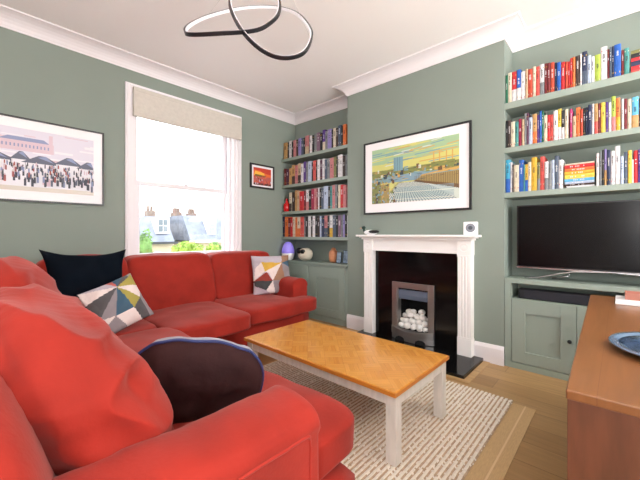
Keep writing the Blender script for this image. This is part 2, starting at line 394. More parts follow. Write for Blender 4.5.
def door_part(parent, y0, y1, z0, z1, x, knob_y=None, knob_z=None):
    """shaker door facing -x"""
    d = MB(); f = .098; g = .115 if z1-z0 < .6 else .15
    d.box(x, x+.02, y0, y0+f, z0, z1); d.box(x, x+.02, y1-f, y1, z0, z1); d.box(x, x+.02, y0+f, y1-f, z0, z0+f); d.box(x, x+.02, y0+f, y1-f, z1-g, z1)
    d.box(x+.014, x+.019, y0+f-.003, y1-f+.003, z0+f-.002, z1-g+.003)
    o = d.build('door', M['joinery'], parent, bevel=.0015)
    if knob_y is not None:
        T = Matrix.Translation((x, knob_y, knob_z)) @ Matrix.Rotation(-PI/2, 4, 'Y')
        MB().lathe([(.006, 0), (.006, .014), (.014, .02), (.015, .028), (.010, .034)], (0, 0, 0), 16, T=T).build('knob', M['black'], o, smooth=True)
# left cabinet
xc = XB-.008
cab = thing('alcove_cabinet', 'sage green built-in cupboard left of the fireplace, behind the sofa arm', 'cabinet', (3.3, 3.09, 0))
mb = MB(); y0, y1 = YB1+.002, YW-.001
mb.box(XB+.02, XA-.002, y0, y1, .0, .745); mb.box(xc+.012, XB+.02, y0, y0+.04, 0, .745); mb.box(xc+.012, XB+.02, y1-.05, y1, 0, .745); mb.box(xc+.012, XB+.02, y0, y1, 0, .07); mb.box(xc+.012, XB+.02, y0, y1, .72, .745)
mb.box(xc+.012, XB+.02, 3.10, 3.15, .07, .72)
mb.build('cabinet_body', M['joinery'], cab, bevel=.002)
MB().box(xc-.004, XA-.002, YB1-.006, YW-.001, .745, .768).build('cabinet_top', M['joinery'], cab, bevel=.003)
door_part(cab, y0+.043, 3.098, .075, .716, xc+.006)
door_part(cab, 3.152, y1-.052, .075, .716, xc+.006, 3.19, .45)
# right media cabinet
cab2 = thing('media_cabinet', 'sage green built-in cupboard under the television with open slot for the soundbar', 'cabinet', (3.3, -.0, 0))
mb = MB(); y0, y1 = YT+.002, YB0-.002
xf = XB+.004
mb.box(xf, XA-.002, y0, y1, 0, .05); mb.box(xf, XA-.002, .688, y1, .05, .728); mb.box(xf, XA-.002, y0, y0+.05, .05, .728)
mb.box(xf+.02, XA-.002, y0+.05, .688, .575, .597); mb.box(XA-.02, XA-.002, y0+.05, .688, .05, .728)
mb.build('cabinet_body', M['joinery'], cab2, bevel=.0015)
MB().box(xf-.006, XA-.002, y0, y1, .728, .768).build('cabinet_top', M['joinery'], cab2, bevel=.003)
door_part(cab2, .245, .684, .055, .597, xf+.001, .285, .315)
door_part(cab2, -.20, .241, .055, .597, xf+.001, -.16, .315)
door_part(cab2, y0+.055, -.204, .055, .597, xf+.001, -.25, .315)
# soundbar
sb = thing('soundbar', 'long black soundbar in the slot under the television', 'soundbar', (3.28, .12, .5985))
MB().box(3.215, 3.31, -.42, .645, .5985, .682).build('soundbar_body', M['soundbar'], sb, bevel=.012, bseg=3)
MB().box(3.2135, 3.2155, -.40, .60, .607, .674).build('speaker_mesh', mat('soundbar_grille', srgb(28, 29, 40), .6), sb)
# television
tv = thing('television', 'large black flat television on a silver stand below the bookshelves', 'television', (3.27, .05, .77))
TY0, TY1 = -.563, .663
mb = MB(); mb.box(3.262, 3.30, TY0, TY1, .86, 1.398); mb.box(3.30, 3.335, TY0+.2, TY1-.2, .9, 1.25)
mb.build('television_body', M['tvbezel'], tv, bevel=.003)
MB().box(3.2602, 3.2622, TY0+.011, TY1-.011, .876, 1.388).build('screen', M['tvscreen'], tv)
MB().box(3.259, 3.263, TY0, TY1, .858, .867).build('chrome_strip', M['silver'], tv)
mb = MB()
mb.tube([(3.25, .60, .776), (3.25, .50, .785), (3.25, .36, .828), (3.254, .27, .85), (3.256, .05, .862), (3.254, -.17, .85), (3.25, -.26, .828), (3.25, -.40, .785), (3.25, -.50, .776)], .0065, 8)
mb.tube([(3.27, .05, .853), (3.29, .05, .87)], .012, 8); mb.tube([(3.30, .30, .81), (3.36, .42, .775)], .006, 8); mb.tube([(3.262, .30, .825), (3.30, .30, .81)], .006, 8)
mb.tube([(3.30, -.20, .81), (3.36, -.32, .775)], .006, 8); mb.tube([(3.262, -.20, .825), (3.30, -.20, .81)], .006, 8)
mb.build('stand', M['silver'], tv, smooth=True)

# ---------------------------------------------------------------- fireplace
fp = thing('fireplace_surround', 'white painted wooden fireplace surround with fluted pilasters and mantel shelf', 'fireplace', (3.1, 1.558, .0))
x0, x1 = 3.085, XB-.001
mb = MB(); mb.box(3.0, x1, .922, 2.215, 1.120, 1.142); mb.box(3.03, x1, .948, 2.19, 1.109, 1.120); mb.box(3.055, x1, .97, 2.175, 1.09, 1.109)
mb.build('mantel_shelf', M['surround'], fp, bevel=.005)
mb = MB(); mb.box(3.10, x1, 1.112, 2.045, .965, 1.09); mb.box(3.096, x1, 1.112, 2.045, .965, .985)
mb.build('frieze', M['surround'], fp, bevel=.003)
for (a, b) in ((.985, 1.112), (2.045, 2.163)):
    mb = MB(); c_ = (a+b)/2
    mb.box(x0, x1, a, b, .03, .185); mb.box(x0+.010, x1, a+.004, b-.004, .185, .955)
    nf = 3; w_ = (b-a-.03)/(nf*2+1)
    for i in range(nf+1): ya = a+.015+i*2*w_; mb.box(x0+.002, x0+.012, ya, ya+w_, .2, .94)
    mb.box(x0+.002, x0+.012, a+.004, a+.016, .2, .94); mb.box(x0+.002, x0+.012, b-.016, b-.004, .2, .94)
    mb.box(x0+.0, x0+.012, a, b, .185, .2); mb.box(x0+.0, x0+.012, a, b, .94, .955)
    mb.build('pilaster', M['surround'], fp, bevel=.0025)
    mb = MB(); mb.box(x0-.004, x1, a, b, .955, 1.09)
    T = Matrix.Translation((x0-.004, c_, 1.022)) @ Matrix.Rotation(-PI/2, 4, 'Y')
    mb.lathe([(.044, 0), (.044, .003), (.038, .004), (.034, .002), (.022, .002), (.018, .004), (.0, .005)], (0, 0, 0), 28, T=T)
    mb.build('corner_block', M['surround'], fp, bevel=.002)
bp = MB(); xg = XB-.022
gy0, gy1 = 1.1135, 2.0435
bp.box(xg, XB-.001, gy0, FY0, .031, .963); bp.box(xg, XB-.001, FY1, gy1, .031, .963); bp.box(xg, XB-.001, FY0, FY1, FZ, .963)
tag(bp.build('fireplace_back_panel', M['granite']), 'polished black stone back panel around the gas fire', 'fireplace panel')
he = MB().box(2.655, XB-.001, .905, 2.215, 0, .03).build('hearth', M['granite'], bevel=.003); tag(he, 'polished black stone hearth slab on the floor before the fire', 'hearth')
mb = MB(); mb.box(2.60, 2.652, .85, 2.27, 0, .006); mb.box(2.652, XB-.019, .85, .902, 0, .006); mb.box(2.652, XB-.019, 2.218, 2.27, 0, .006)
struct(mb.build('trim_2', M['oak'], bevel=.001), 'oak edging around the hearth')
# gas fire
gf = thing('gas_fire', 'inset gas fire with brushed steel frame and white pebbles', 'fire', (3.12, 1.566, .031))
fy0, fy1 = 1.355, 1.822; xq = xg-.022
mb = MB(); mb.box(xq, xg-.001, fy0, 1.412, .14, .635); mb.box(xq, xg-.001, 1.765, fy1, .14, .635); mb.box(xq, xg-.001, 1.412, 1.765, .575, .635)
mb.box(xq+.008, xg+.06, 1.412, 1.422, .14, .575); mb.box(xq+.008, xg+.06, 1.755, 1.765, .14, .575)
mb.build('steel_frame', M['steel'], gf, bevel=.003)
mb = MB(); mb.box(3.18, 3.44, FY0+.002, FY0+.01, .055, FZ-.002); mb.box(3.18, 3.44, FY1-.01, FY1-.002, .055, FZ-.002); mb.box(3.43, 3.44, FY0, FY1, .055, FZ-.002); mb.box(3.18, 3.44, FY0+.002, FY1-.002, .051, .06); mb.box(3.18, 3.44, FY0+.002, FY1-.002, FZ-.01, FZ-.002)
mb.build('firebox', M['firedark'], gf)
mb = MB(); mb.prism([(xg+.004, .56), (xg+.004, .50), (xg+.015, .455), (xg+.03, .455), (xg+.02, .50), (xg+.02, .56)], 'y', 1.422, 1.755)
mb.build('canopy_hood', M['hood'], gf)
# bowed front fret
mb = MB(); n = 16
def bow(t): return .055*(1-(2*t-1)**2)
for (za, zb, dx) in ((.035, .085, .0), (.09, .165, .008)):
    vs = []
    for i in range(n+1):
        t = i/n; y = fy0+(fy1-fy0)*t; xx = xq-dx-bow(t); dz = -.025*(1-(2*t-1)**2) if zb > .15 else 0
        vs += [(xx, y, za), (xx, y, zb+dz+.0), (xg-.001, y, zb+dz), (xg-.001, y, za)]
    fs = []
    for i in range(n):
        for e in range(4): fs.append((i*4+e, i*4+(e+1) % 4, (i+1)*4+(e+1) % 4, (i+1)*4+e))
    fs += [(0, 1, 2, 3), tuple(n*4+e for e in range(4))]
    mb.add(vs, fs)
mb.build('front_fret', M['steel'], gf, bevel=.002)
mb = MB()
for yc in (1.475, 1.70):
    mb = MB(); mb.prism([(yc-.055, .032), (yc+.055, .032), (yc+.045, .062), (yc+.02, .075), (yc-.02, .075), (yc-.045, .062)], 'x', xq-.057, xq-.04)
    mb.build('air_slot', M['firedark'], gf)
MB().box(xg+.002, 3.30, 1.423, 1.754, .07, .148).build('pebble_tray', M['firedark'], gf)
spots = [(3.15, 1.69, .150, .034), (3.148, 1.625, .150, .038), (3.148, 1.555, .150, .036), (3.148, 1.487, .150, .037), (3.15, 1.428, .150, .03),
         (3.19, 1.66, .192, .036), (3.185, 1.59, .195, .038), (3.185, 1.52, .195, .037), (3.19, 1.455, .190, .034), (3.20, 1.705, .195, .03),
         (3.215, 1.625, .245, .041), (3.21, 1.55, .247, .034), (3.215, 1.485, .245, .036), (3.235, 1.69, .235, .034), (3.235, 1.43, .225, .032), (3.24, 1.655, .288, .030), (3.235, 1.505, .298, .034), (3.232, 1.60, .293, .030)]
where = ['front row', 'front row', 'front row', 'front row', 'front row', 'second row', 'second row', 'second row', 'second row', 'second row', 'third row', 'third row', 'third row', 'third row', 'third row', 'crest', 'crest', 'crest']
posn = ['leftmost', 'second from left', 'middle', 'second from right', 'rightmost', 'second from left', 'middle', 'second from right', 'rightmost', 'leftmost', 'second from left', 'middle', 'second from right', 'leftmost', 'rightmost', 'left one', 'right one', 'middle one']
for i, (x, y, z, r) in enumerate(spots):
    T = Euler((rnd.uniform(-.5, .5), rnd.uniform(-.5, .5), rnd.uniform(0, 3))).to_matrix()
    o = MB().soft((x, y+.022, z+r*.86), (r*1.1, r*.95, r*.82), k=2.3, n=7, T=T, amp=.004, freq=25, seed=i).build('pebble', M['pebble'], smooth=True)
    tag(o, f'white ceramic pebble in the gas fire, {where[i]} of the heap, {posn[i]}', 'pebble', 'white pebbles in the gas fire')
# ---------------------------------------------------------------- corner sofa
sofa = thing('corner_sofa', 'large red velvet corner sofa with loose cushions under the window', 'sofa', (1.0, 2.4, 0))
SH = .47
def part(mb, name, m='red', smooth=True): return mb.build(name, M[m], sofa, smooth=smooth)
mb = MB()
mb.soft((.44, 2.03, .19), (.53, 1.40, .13), k=14, n=14, amp=.006, freq=3); mb.soft((1.66, 2.96, .19), (.93, .47, .13), k=14, n=14, amp=.006, freq=3)
part(mb, 'sofa_base')
for (x, y) in ((.05, .75), (.9, .75), (.05, 3.3), (.92, 2.2), (2.5, 2.6), (2.5, 3.3), (1.6, 2.6)):
    MB().lathe([(.02, .013), (.03, .09)], (x, y, 0), 10).build('foot', M['black'], sofa)
# frames of the two backs (reclined)
def lean_x(p, q): return Vector((p.x-.30*p.z, p.y, p.z))
def lean_y(p, q): return Vector((p.x, p.y+.22*p.z, p.z))
mb = MB(); mb.soft((.045, 2.03, .50), (.13, 1.40, .39), k=7, n=22, warp=lean_x, amp=.012, freq=3, wr=.006, wdir=(3, 1.5, 6)); part(mb, 'back_frame')
mb = MB(); mb.soft((1.35, 3.36, .48), (1.26, .12, .37), k=7, n=22, warp=lean_y, amp=.012, freq=3, wr=.006, wdir=(1.5, 3, 6)); part(mb, 'back_frame')
# rolled arms
def arm(c0, c1, side, axis):
    """c0 back end, c1 front end along the axis; side=-1/+1 outer side; profile across"""
    z0 = .09; prof = [(side*.103, z0), (side*.105, .25), (side*.107, .42), (side*.106, .585), (side*.112, .598)]
    for q_ in range(15):
        a = math.radians(4+172*q_/14); ca, sa = math.cos(a), math.sin(a)
        prof.append((side*.116*math.copysign(abs(ca)**(.75 if side < 0 else 1.05), ca), (.602 if side < 0 else .575)+(.07 if side < 0 else .085)*abs(sa)**.8))
    prof += [(-side*.112, .56), (-side*.105, .42), (-side*.10, .25), (-side*.10, z0)]
    n = 30; vs = []; fs = []; k = len(prof); ccx = 0; ccz = .4
    L_ = abs(c1[0]-c0[0]) if axis == 'x' else abs(c1[1]-c0[1])
    for i in range(n+4):
        if i <= n: t = i/n; sc = 1
        else: t = 1+[0, .006, .012, .014][i-n]/L_*1.0; sc = [1, .985, .95, .90][i-n]
        lift = .05*max(0, (.45-t))**1.0
        for (u, z) in prof:
            uu = u*sc; zz = ccz+(z-ccz)*(sc if i > n else 1)+(lift if z > .4 else 0)
            w = .006*noise.noise((t*6, u*9, z*9))+.004*(.5-abs(noise.noise((t*16, u*4, z*4))))
            if axis == 'x': p = (c0[0]+(c1[0]-c0[0])*t, c0[1]+uu*(1+w*4), zz+w)
            else: p = (c0[0]+uu*(1+w*4), c0[1]+(c1[1]-c0[1])*t, zz+w)
            vs.append(p)
    m = n+4
    for i in range(m-1):
        for e in range(k): fs.append((i*k+e, i*k+(e+1) % k, (i+1)*k+(e+1) % k, (i+1)*k+e))
    fs += [tuple(range(k))[::-1], tuple((m-1)*k+e for e in range(k))]
    o = part(MB().add(vs, fs), 'arm')
    o.data.set_sharp_from_angle(angle=math.radians(60))
    ring = [Vector(vs[i*k+4]) for i in range(0, n-1)]
    e_ = Vector((1, 0, 0)) if axis == 'x' else Vector((0, -1, 0))
    for dz, de in ((0, .004), (-.006, .012), (-.018, .018), (-.04, .020), (-.12, .020), (-.3, .020), (-.48, .020)): ring.append(Vector(vs[(n-2)*k+4])+e_*de+Vector((0, 0, dz))-((Vector((0, side, 0)) if axis == 'x' else Vector((side, 0, 0)))*(0 if dz > -.01 else .006)))
    MB().tube(ring, .005, 6).build('piping', M['redpipe'], o, smooth=True)
    return o
arm((-.02, .738), (.672, .738), -1, 'x')
arm((2.49, 3.42), (2.49, 2.60), +1, 'y')
# seat cushions
def seat(x0, x1, y0, y1, warp=None, seed=0, z0=.315, z1=SH, crown=.16):
    c = ((x0+x1)/2, (y0+y1)/2, (z0+z1)/2); h = ((x1-x0)/2, (y1-y0)/2, (z1-z0)/2)
    mb = MB().soft(c, h, k=9, n=26, crown=(.015, .015, crown), amp=.010, freq=3.5, seed=seed, wr=.006, wdir=(4, 4, 4), warp=warp)
    return part(mb, 'seat_cushion')
def smooth01(t): t = max(0, min(1, t)); return t*t*(3-2*t)
def t_near(p, q):       # ear of the near T cushion in front of the arm
    s = smooth01((p.x-.05)/.06); w = max(0, min(1, (.4-p.y)/.8))
    return Vector((p.x, p.y-.12*s*w, p.z))
seat(.27, 1.045, .845, 1.66, warp=t_near, seed=1)
seat(.27, 1.035, 1.665, 2.50, seed=2)
seat(.27, .975, 2.505, 3.22, seed=3)
seat(.98, 1.695, 2.32, 3.22, seed=4)
def t_far(p, q):
    s = smooth01((-.20-p.y)/.06); w = max(0, min(1, (.35+p.x)/.7))
    return Vector((p.x+.22*s*w, p.y, p.z))
seat(1.70, 2.395, 2.40, 3.22, warp=t_far, seed=5)
# back cushions
def backc(c, h, ax, seed, lean=.34, crown=.25, T=None, amp=.02, wr=.012, k=4.5, n=34, wdir=(7, 2.2, 3), seam=0):
    def wp(p, q):
        if ax == 'x':
            dx = 0
            if seam:
                e = max(abs(q[1]), abs(q[2])); g = math.exp(-((abs(q[0])-seam)/.09)**2)
                an = math.atan2(q[1]*h[1], q[2]*h[2]); ruf = .5+.5*noise.noise((an*9, seed, 0))
                gg = math.exp(-((abs(q[0])-seam)/.38)**2)
                sh = 1-.022*g*e+.006*gg*e*math.sin(an*46+5*noise.noise((an*3, seed, 1)))*ruf
                p = Vector((p.x, p.y*sh, p.z*sh))
            return Vector((p.x-lean*p.z, p.y, p.z))
        return Vector((p.x, p.y+lean*p.z, p.z))
    cr = (crown, .05, .06) if ax == 'x' else (.05, crown, .06)
    o = part(MB().soft(c, h, k=k, n=n, crown=cr, amp=amp, freq=3.2, seed=seed, wr=wr, wdir=wdir, warp=wp, T=T), 'back_cushion')
    return o
A_ = backc((.225, 1.235, .695), (.145, .40, .262), 'x', 3, k=3.1, lean=.42, n=72, seam=.6, amp=.035, wr=.026, wdir=(9, 3, 9))
backc((.205, 2.02, .73), (.13, .395, .285), 'x', 8, k=3.1, lean=.38, n=56, seam=.6, amp=.035, wr=.03, wdir=(9, 2.2, 8))
backc((.205, 2.76, .715), (.12, .36, .26), 'x', 12, crown=.15)
backc((.66, 3.255, .70), (.315, .12, .25), 'y', 17, lean=.25, crown=.18, k=9, wdir=(2.5, 6, 3))
backc((1.36, 3.235, .695), (.39, .125, .250), 'y', 21, lean=.28, crown=.22, k=11, wdir=(2.5, 6, 3), amp=.012, wr=.008)
backc((2.145, 3.235, .69), (.39, .125, .245), 'y', 25, lean=.28, crown=.22, k=11, wdir=(2.5, 6, 3), amp=.012, wr=.008)

# ---------------------------------------------------------------- scatter cushions
def inpoly(p, poly):
    x, y = p; c = False; n = len(poly)
    for i in range(n):
        x1, y1 = poly[i]; x2, y2 = poly[i-1]
        if (y1 > y) != (y2 > y) and x < (x2-x1)*(y-y1)/(y2-y1)+x1: c = not c
    return c
def pillow(name, label, size, th, loc, T, mats, colour=None, sag=.06, seed=0, n=44, round_=None, group='scatter cushions on the sofa'):
    """local axes: x right, z up, y = thickness (front is -y)"""
    vs = []; fs = []; ms = []; idx = {}
    h = size/2
    def P(i, j, s):
        u = -1+2*i/n; v = -1+2*j/n
        edge = (i in (0, n) or j in (0, n)); key = (i, j, 0 if edge else s)
        if key in idx: return idx[key]
        if round_:
            l = (abs(u)**round_+abs(v)**round_)**(1/round_); mx_ = max(abs(u), abs(v)); f_ = mx_/l if l else 1
            x, z = u*f_*h, v*f_*h
            d = max(0, 1-mx_)
            t = th*(1-(1-d)**2.4)**.5
        else:
            pin = 1-sag*(1-v*v)*abs(u)**3; pin2 = 1-sag*(1-u*u)*abs(v)**3
            x, z = u*h*pin, v*h*pin2
            t = th*max(0, (1-abs(u)**2.2)*(1-abs(v)**2.2))**.45
        t *= 1+.18*noise.noise((u*2+seed, v*2, s*2)); y = -s*t/1.
        y += .010*noise.noise((u*3+seed, v*3, 5))+.004*(.5-abs(noise.noise((u*5, v*5+seed, s))))*(0 if edge else 1)
        idx[key] = len(vs); vs.append(Vector(loc)+T @ Vector((x, y, z))); return idx[key]
    for s in (1, -1):
        for i in range(n):
            for j in range(n):
                fs.append((P(i, j, s), P(i+1, j, s), P(i+1, j+1, s), P(i, j+1, s)))
                u = -1+2*(i+.5)/n; v = -1+2*(j+.5)/n
                ms.append(colour(u, v, s) if colour else 0)
    mb = MB(); mb.add(vs, fs, ms)
    root = thing(name, label, 'cushion', (loc[0], loc[1], loc[2]-h), group)
    o = mb.build('cushion_cover', mats, root, smooth=True)
    ed = [vs[idx[(i, 0, 0)]] for i in range(n)]+[vs[idx[(n, j, 0)]] for j in range(n)]+[vs[idx[(i, n, 0)]] for i in range(n, 0, -1)]+[vs[idx[(0, j, 0)]] for j in range(n, 0, -1)]
    return root, ed
def RT(yaw, pitch, roll=0):     # yaw about z, pitch leans the top back (+) , roll spins in its own plane
    return Matrix.Rotation(yaw, 3, 'Z') @ Matrix.Rotation(-pitch, 3, 'X') @ Matrix.Rotation(roll, 3, 'Y')
PC = [mat('patch_'+n_, srgb(*c), .9, bump=.15, bscale=200, var=.05) for n_, c in (
    ('lilac_grey', (178, 168, 178)), ('cream', (222, 208, 204)), ('dark_grey', (84, 82, 84)), ('mid_grey', (140, 132, 136)), ('teal_blue', (62, 92, 112)),
    ('olive', (160, 148, 72)), ('coral', (186, 92, 86)), ('gold', (206, 164, 66)), ('brown', (150, 112, 88)), ('dark_red', (140, 52, 40)), ('charcoal', (58, 60, 62)))]
h1 = (.25, .64); h2 = (-.30, -.40)
G1 = [(1, [h1, (-.95, .98), (-1.1, .42)]), (2, [h1, (-1.1, .42), (-.85, -.30)]), (3, [h1, (-.85, -.3), h2]), (4, [h1, h2, (.38, -.42)]), (5, [h1, (.38, -.42), (.82, -.12)]),
      (1, [h1, (.82, -.12), (1.1, .35)]), (5, [h1, (1.1, .35), (.95, .95), (.8, .85)]), (6, [h1, (.2, 1.2), (-.25, 1.2)]), (4, [h1, (.85, 1.2), (.2, 1.2)]), (0, [h1, (-.25, 1.2), (-1.2, 1.2), (-.95, .98)]),
      (1, [h2, (-.85, -.3), (-1.2, -.85)]), (3, [h2, (-1.2, -.85), (-.35, -1.2)]), (4, [(-.8, -.7), (-.3, -1.2), (-1.2, -1.2)]), (1, [h2, (.0, -1.2), (.5, -1.0), (.38, -.42)]), (3, [h2, (-.35, -1.2), (.0, -1.2)])]
def col1(u, v, s):
    for c_, p_ in G1:
        if inpoly((u, v), p_): return c_
    return 2 if u < .8 else 3
k1 = (.50, .55); k2 = (-.05, -.35)
G2 = [(7, [k1, (-.55, .62), (-.42, .12)]), (1, [k1, (-.42, .12), (-.25, .05), k2]), (8, [k1, k2, (.60, -.36)]), (3, [k1, (.60, -.36), (1.1, .0), (1.1, .25)]), (4, [k1, (1.1, .25), (1.1, .75)]), (8, [k1, (1.1, .75), (1.2, 1.0), (.6, 1.2)]),
      (0, [k1, (.7, 1.2), (-.6, 1.2), (-.55, .62)]), (0, [k1, (-.6, 1.2), (-1.2, 1.2), (-1.2, .6), (-.55, .62)]), (1, [(-.55, .62), (-.42, .12), (-1.0, -.3), (-.9, .3)]), (9, [(-.35, .10), (-1.0, -.30), k2]), (10, [k2, (-1.0, -.3), (-.95, -.55), (-.4, -.82)]),
      (1, [k2, (-.4, -.82), (.12, -1.2)]), (3, [k2, (.12, -1.2), (.6, -1.2), (.6, -.36)]), (1, [(.6, -.36), (.6, -1.2), (1.2, -1.2), (1.1, -.3)])]
def col2(u, v, s):
    for c_, p_ in G2:
        if inpoly((u, v), p_): return c_
    return 0
pillow('scatter_cushion', 'large dark navy velvet cushion with pointed corners in the sofa corner', .55, .09, (.60, 2.86, .775), RT(math.radians(4), math.radians(18), math.radians(2)), M['navy'], sag=.20, seed=2)
pillow('scatter_cushion', 'grey, olive and blue triangle patchwork cushion leaning on the navy velvet cushion', .355, .06, (.715, 2.60, .65), RT(math.radians(-4), math.radians(24), math.radians(-21)), PC, col1, sag=.05, seed=5, n=64)
pillow('scatter_cushion', 'gold, dark red and grey triangle patchwork cushion by the far sofa arm', .45, .075, (2.36, 2.93, .685), RT(math.radians(-22), math.radians(16), math.radians(0)), PC, col2, sag=.05, seed=9, n=64)
br, ed = pillow('scatter_cushion', 'rounded dark brown velvet cushion with navy piping leaning against the near sofa arm', .48, .10, (.58, 1.17, .56), RT(math.radians(-35), math.radians(-24), math.radians(12)), [M['brownfab'], M['linenpale']], lambda u, v, s: 0 if s > 0 else 1, seed=13, round_=2.8)
MB().tube(ed, .006, 6, closed=True).build('piping', M['navypipe'], br, smooth=True)

# ---------------------------------------------------------------- coffee table
ct = thing('coffee_table', 'low coffee table with orange parquet top and washed cream legs on the rug', 'table', (1.715, 1.41, .016))
tx0, tx1, ty0, ty1 = 1.385, 2.045, .788, 2.035
tp = MB().box(tx0, tx1, ty0, ty1, .370, .390).build('table_top', [M['tabletop']], ct, bevel=.004)
mb = MB(); mb.box(tx0-.003, tx0, ty0-.003, ty1+.003, .366, .386); mb.box(tx1, tx1+.003, ty0-.003, ty1+.003, .366, .386); mb.box(tx0, tx1, ty0-.003, ty0, .366, .386); mb.box(tx0, tx1, ty1, ty1+.003, .366, .386)
mb.build('edge_band', M['tableedge'], tp)
a = .020; ay = .008; w = .058
mb = MB(); mb.box(tx0+a+.006, tx0+a+.024, ty0+ay+w, ty1-ay-w, .305, .370); mb.box(tx1-a-.024, tx1-a-.006, ty0+ay+w, ty1-ay-w, .305, .370)
mb.box(tx0+a+w, tx1-a-w, ty0+ay+.006, ty0+ay+.024, .305, .370); mb.box(tx0+a+w, tx1-a-w, ty1-ay-.024, ty1-ay-.006, .305, .370)
mb.build('apron', M['washed'], ct, bevel=.001)
for x in (tx0+a, tx1-a-w):
    for y in (ty0+ay, ty1-ay-w): MB().box(x, x+w, y, y+w, .0175, .370).build('leg', M['washed'], ct, bevel=.003)

# ---------------------------------------------------------------- rug on its underlay
mb = MB(); rx0, rx1, ry0, ry1 = 1.06, 2.525, .532, 2.28
NX, per = 120, .0262
ys = []; rows = int((ry1-ry0)/per)
for r in range(rows):
    for t, hz, mm in ((0, .0085, 1), (.16, .0095, 1), (.28, .0145, 0), (.56, .0162, 0), (.84, .0145, 0)): ys.append((ry0+(r+t)*per, hz, mm))
ys.append((ry0+rows*per, .006, 1))
vs = []; fs = []; ms = []
for j, (y, hz, mm) in enumerate(ys):
    for i in range(NX+1):
        x = rx0+(rx1-rx0)*i/NX
        vs.append((x, y+.0016*noise.noise((x*25, y*9, 0)), hz*(1+.10*noise.noise((x*60, y*25, 3)))))
for j in range(len(ys)-1):
    for i in range(NX):
        b = j*(NX+1)+i; fs.append((b, b+1, b+NX+2, b+NX+1))
        mm = 0 if (ys[j][2] == 0) else 1
        if mm == 1 and noise.noise((i*.9, j*.37, 7)) > .30: mm = 0
        if mm == 0 and noise.noise((i*.5, j*.9, 2)) > .62: mm = 1
        ms.append(mm)
nb = len(vs)
mb.add(vs, fs, ms)
mb.box(rx0+.004, rx1-.004, ry0+.004, ry0+rows*per-.004, .0032, .006, 1)
rug = mb.build('rug', [M['rugcream'], M['rugtan']], smooth=True); tag(rug, 'chunky cream and tan ribbed woven rug under the coffee table', 'rug')
ul = MB(); ul.box(1.02, 2.515, .40, 2.30, 0, .003, 0); ul.box(1.02, 2.515, .455, .464, .003, .0036, 1); pass
tag(ul.build('rug_underlay', [M['underlay'], M['underlay2']]), 'thin tan banded mat showing beyond the edge of the ribbed rug', 'rug')

# ---------------------------------------------------------------- wooden sideboard
sbd = thing('sideboard', 'red-brown plank sideboard in the near right foreground holding a blue dish', 'sideboard', (1.86, -.2, 0))
R_ = Matrix.Translation((1.02, .10, 0)) @ Matrix.Rotation(math.radians(1.3), 4, 'Z') @ Matrix.Translation((-1.02, -.10, 0))
SX0, SX1, SY0, SY1 = 1.02, 2.72, -.42, .10
MB().box(SX0, SX1, SY0, SY1, .735, .76, T=R_).build('top', M['sidewood'], sbd, bevel=.004)
for (a_, b_) in ((SX0+.004, SX0+.034), (SX1-.034, SX1-.004)):
    mb = MB()
    mb.box(a_, b_, SY1-.16, SY1-.003, 0.0, .735, T=R_); mb.box(a_, b_, SY1-.34, SY1-.162, 0, .735, T=R_); mb.box(a_, b_, SY0+.004, SY1-.342, 0, .735, T=R_)
    mb.build('end_panel', M['endwood'], sbd, bevel=.0015)
MB().box(SX0+.034, SX1-.034, SY0+.02, SY0+.034, .08, .735, T=R_).build('back_panel', M['endwood'], sbd)
MB().box(SX0+.034, SX1-.034, SY0+.034, SY1-.03, .07, .09, T=R_).build('bottom_panel', M['endwood'], sbd)
wd = (SX1-SX0-.08)/3
for i in range(3):
    xa = SX0+.04+i*wd
    d_ = MB().box(xa+.003, xa+wd-.003, SY1-.03, SY1-.008, .09, .73, T=R_).build('door', M['endwood'], sbd, bevel=.002)
    T = R_ @ Matrix.Translation((xa+wd-.06, SY1-.008, .45)) @ Matrix.Rotation(-PI/2, 4, 'X')
    MB().lathe([(.006, 0), (.006, .012), (.014, .018), (.012, .028)], (0, 0, 0), 14, T=T).build('knob', M['black'], d_, smooth=True)
dish = thing('serving_dish', 'shiny blue glazed round dish on the wooden sideboard', 'dish', (1.535, -.178, .7605))
MB().lathe([(.10, 0), (.115, .004), (.17, .010), (.205, .019), (.208, .023), (.204, .025), (.190, .022), (.182, .018)], (1.535, -.178, .7605), 56, cap=False).build('dish_rim', M['dishrim'], dish, smooth=True)
MB().lathe([(.12, .004), (.16, .012), (.184, .0185), (.165, .013), (.13, .009), (.09, .007), (.045, .008), (.02, .014), (.0, .015)], (1.535, -.178, .7605), 56, cap=False).build('dish_well', M['dishwell'], dish, smooth=True)
o = MB().box(2.44, 2.62, -.22, .018, .7605, .786).build('picture_book', [M['white']], bevel=.003); tag(o, 'white large book lying at the far end of the wooden sideboard', 'book')
bx = thing('open_tray', 'pink-brown wooden tray on the white book at the sideboard end', 'tray', (2.54, -.14, .787))
mb = MB(); a0, a1, b0, b1 = 2.47, 2.61, -.21, -.022
mb.box(a0, a1, b0, b1, .787, .793); mb.box(a0, a0+.008, b0, b1, .793, .82); mb.box(a1-.008, a1, b0, b1, .793, .82); mb.box(a0+.008, a1-.008, b0, b0+.008, .793, .82); mb.box(a0+.008, a1-.008, b1-.008, b1, .793, .82)
mb.build('tray_body', M['pinkbrown'], bx, bevel=.001)

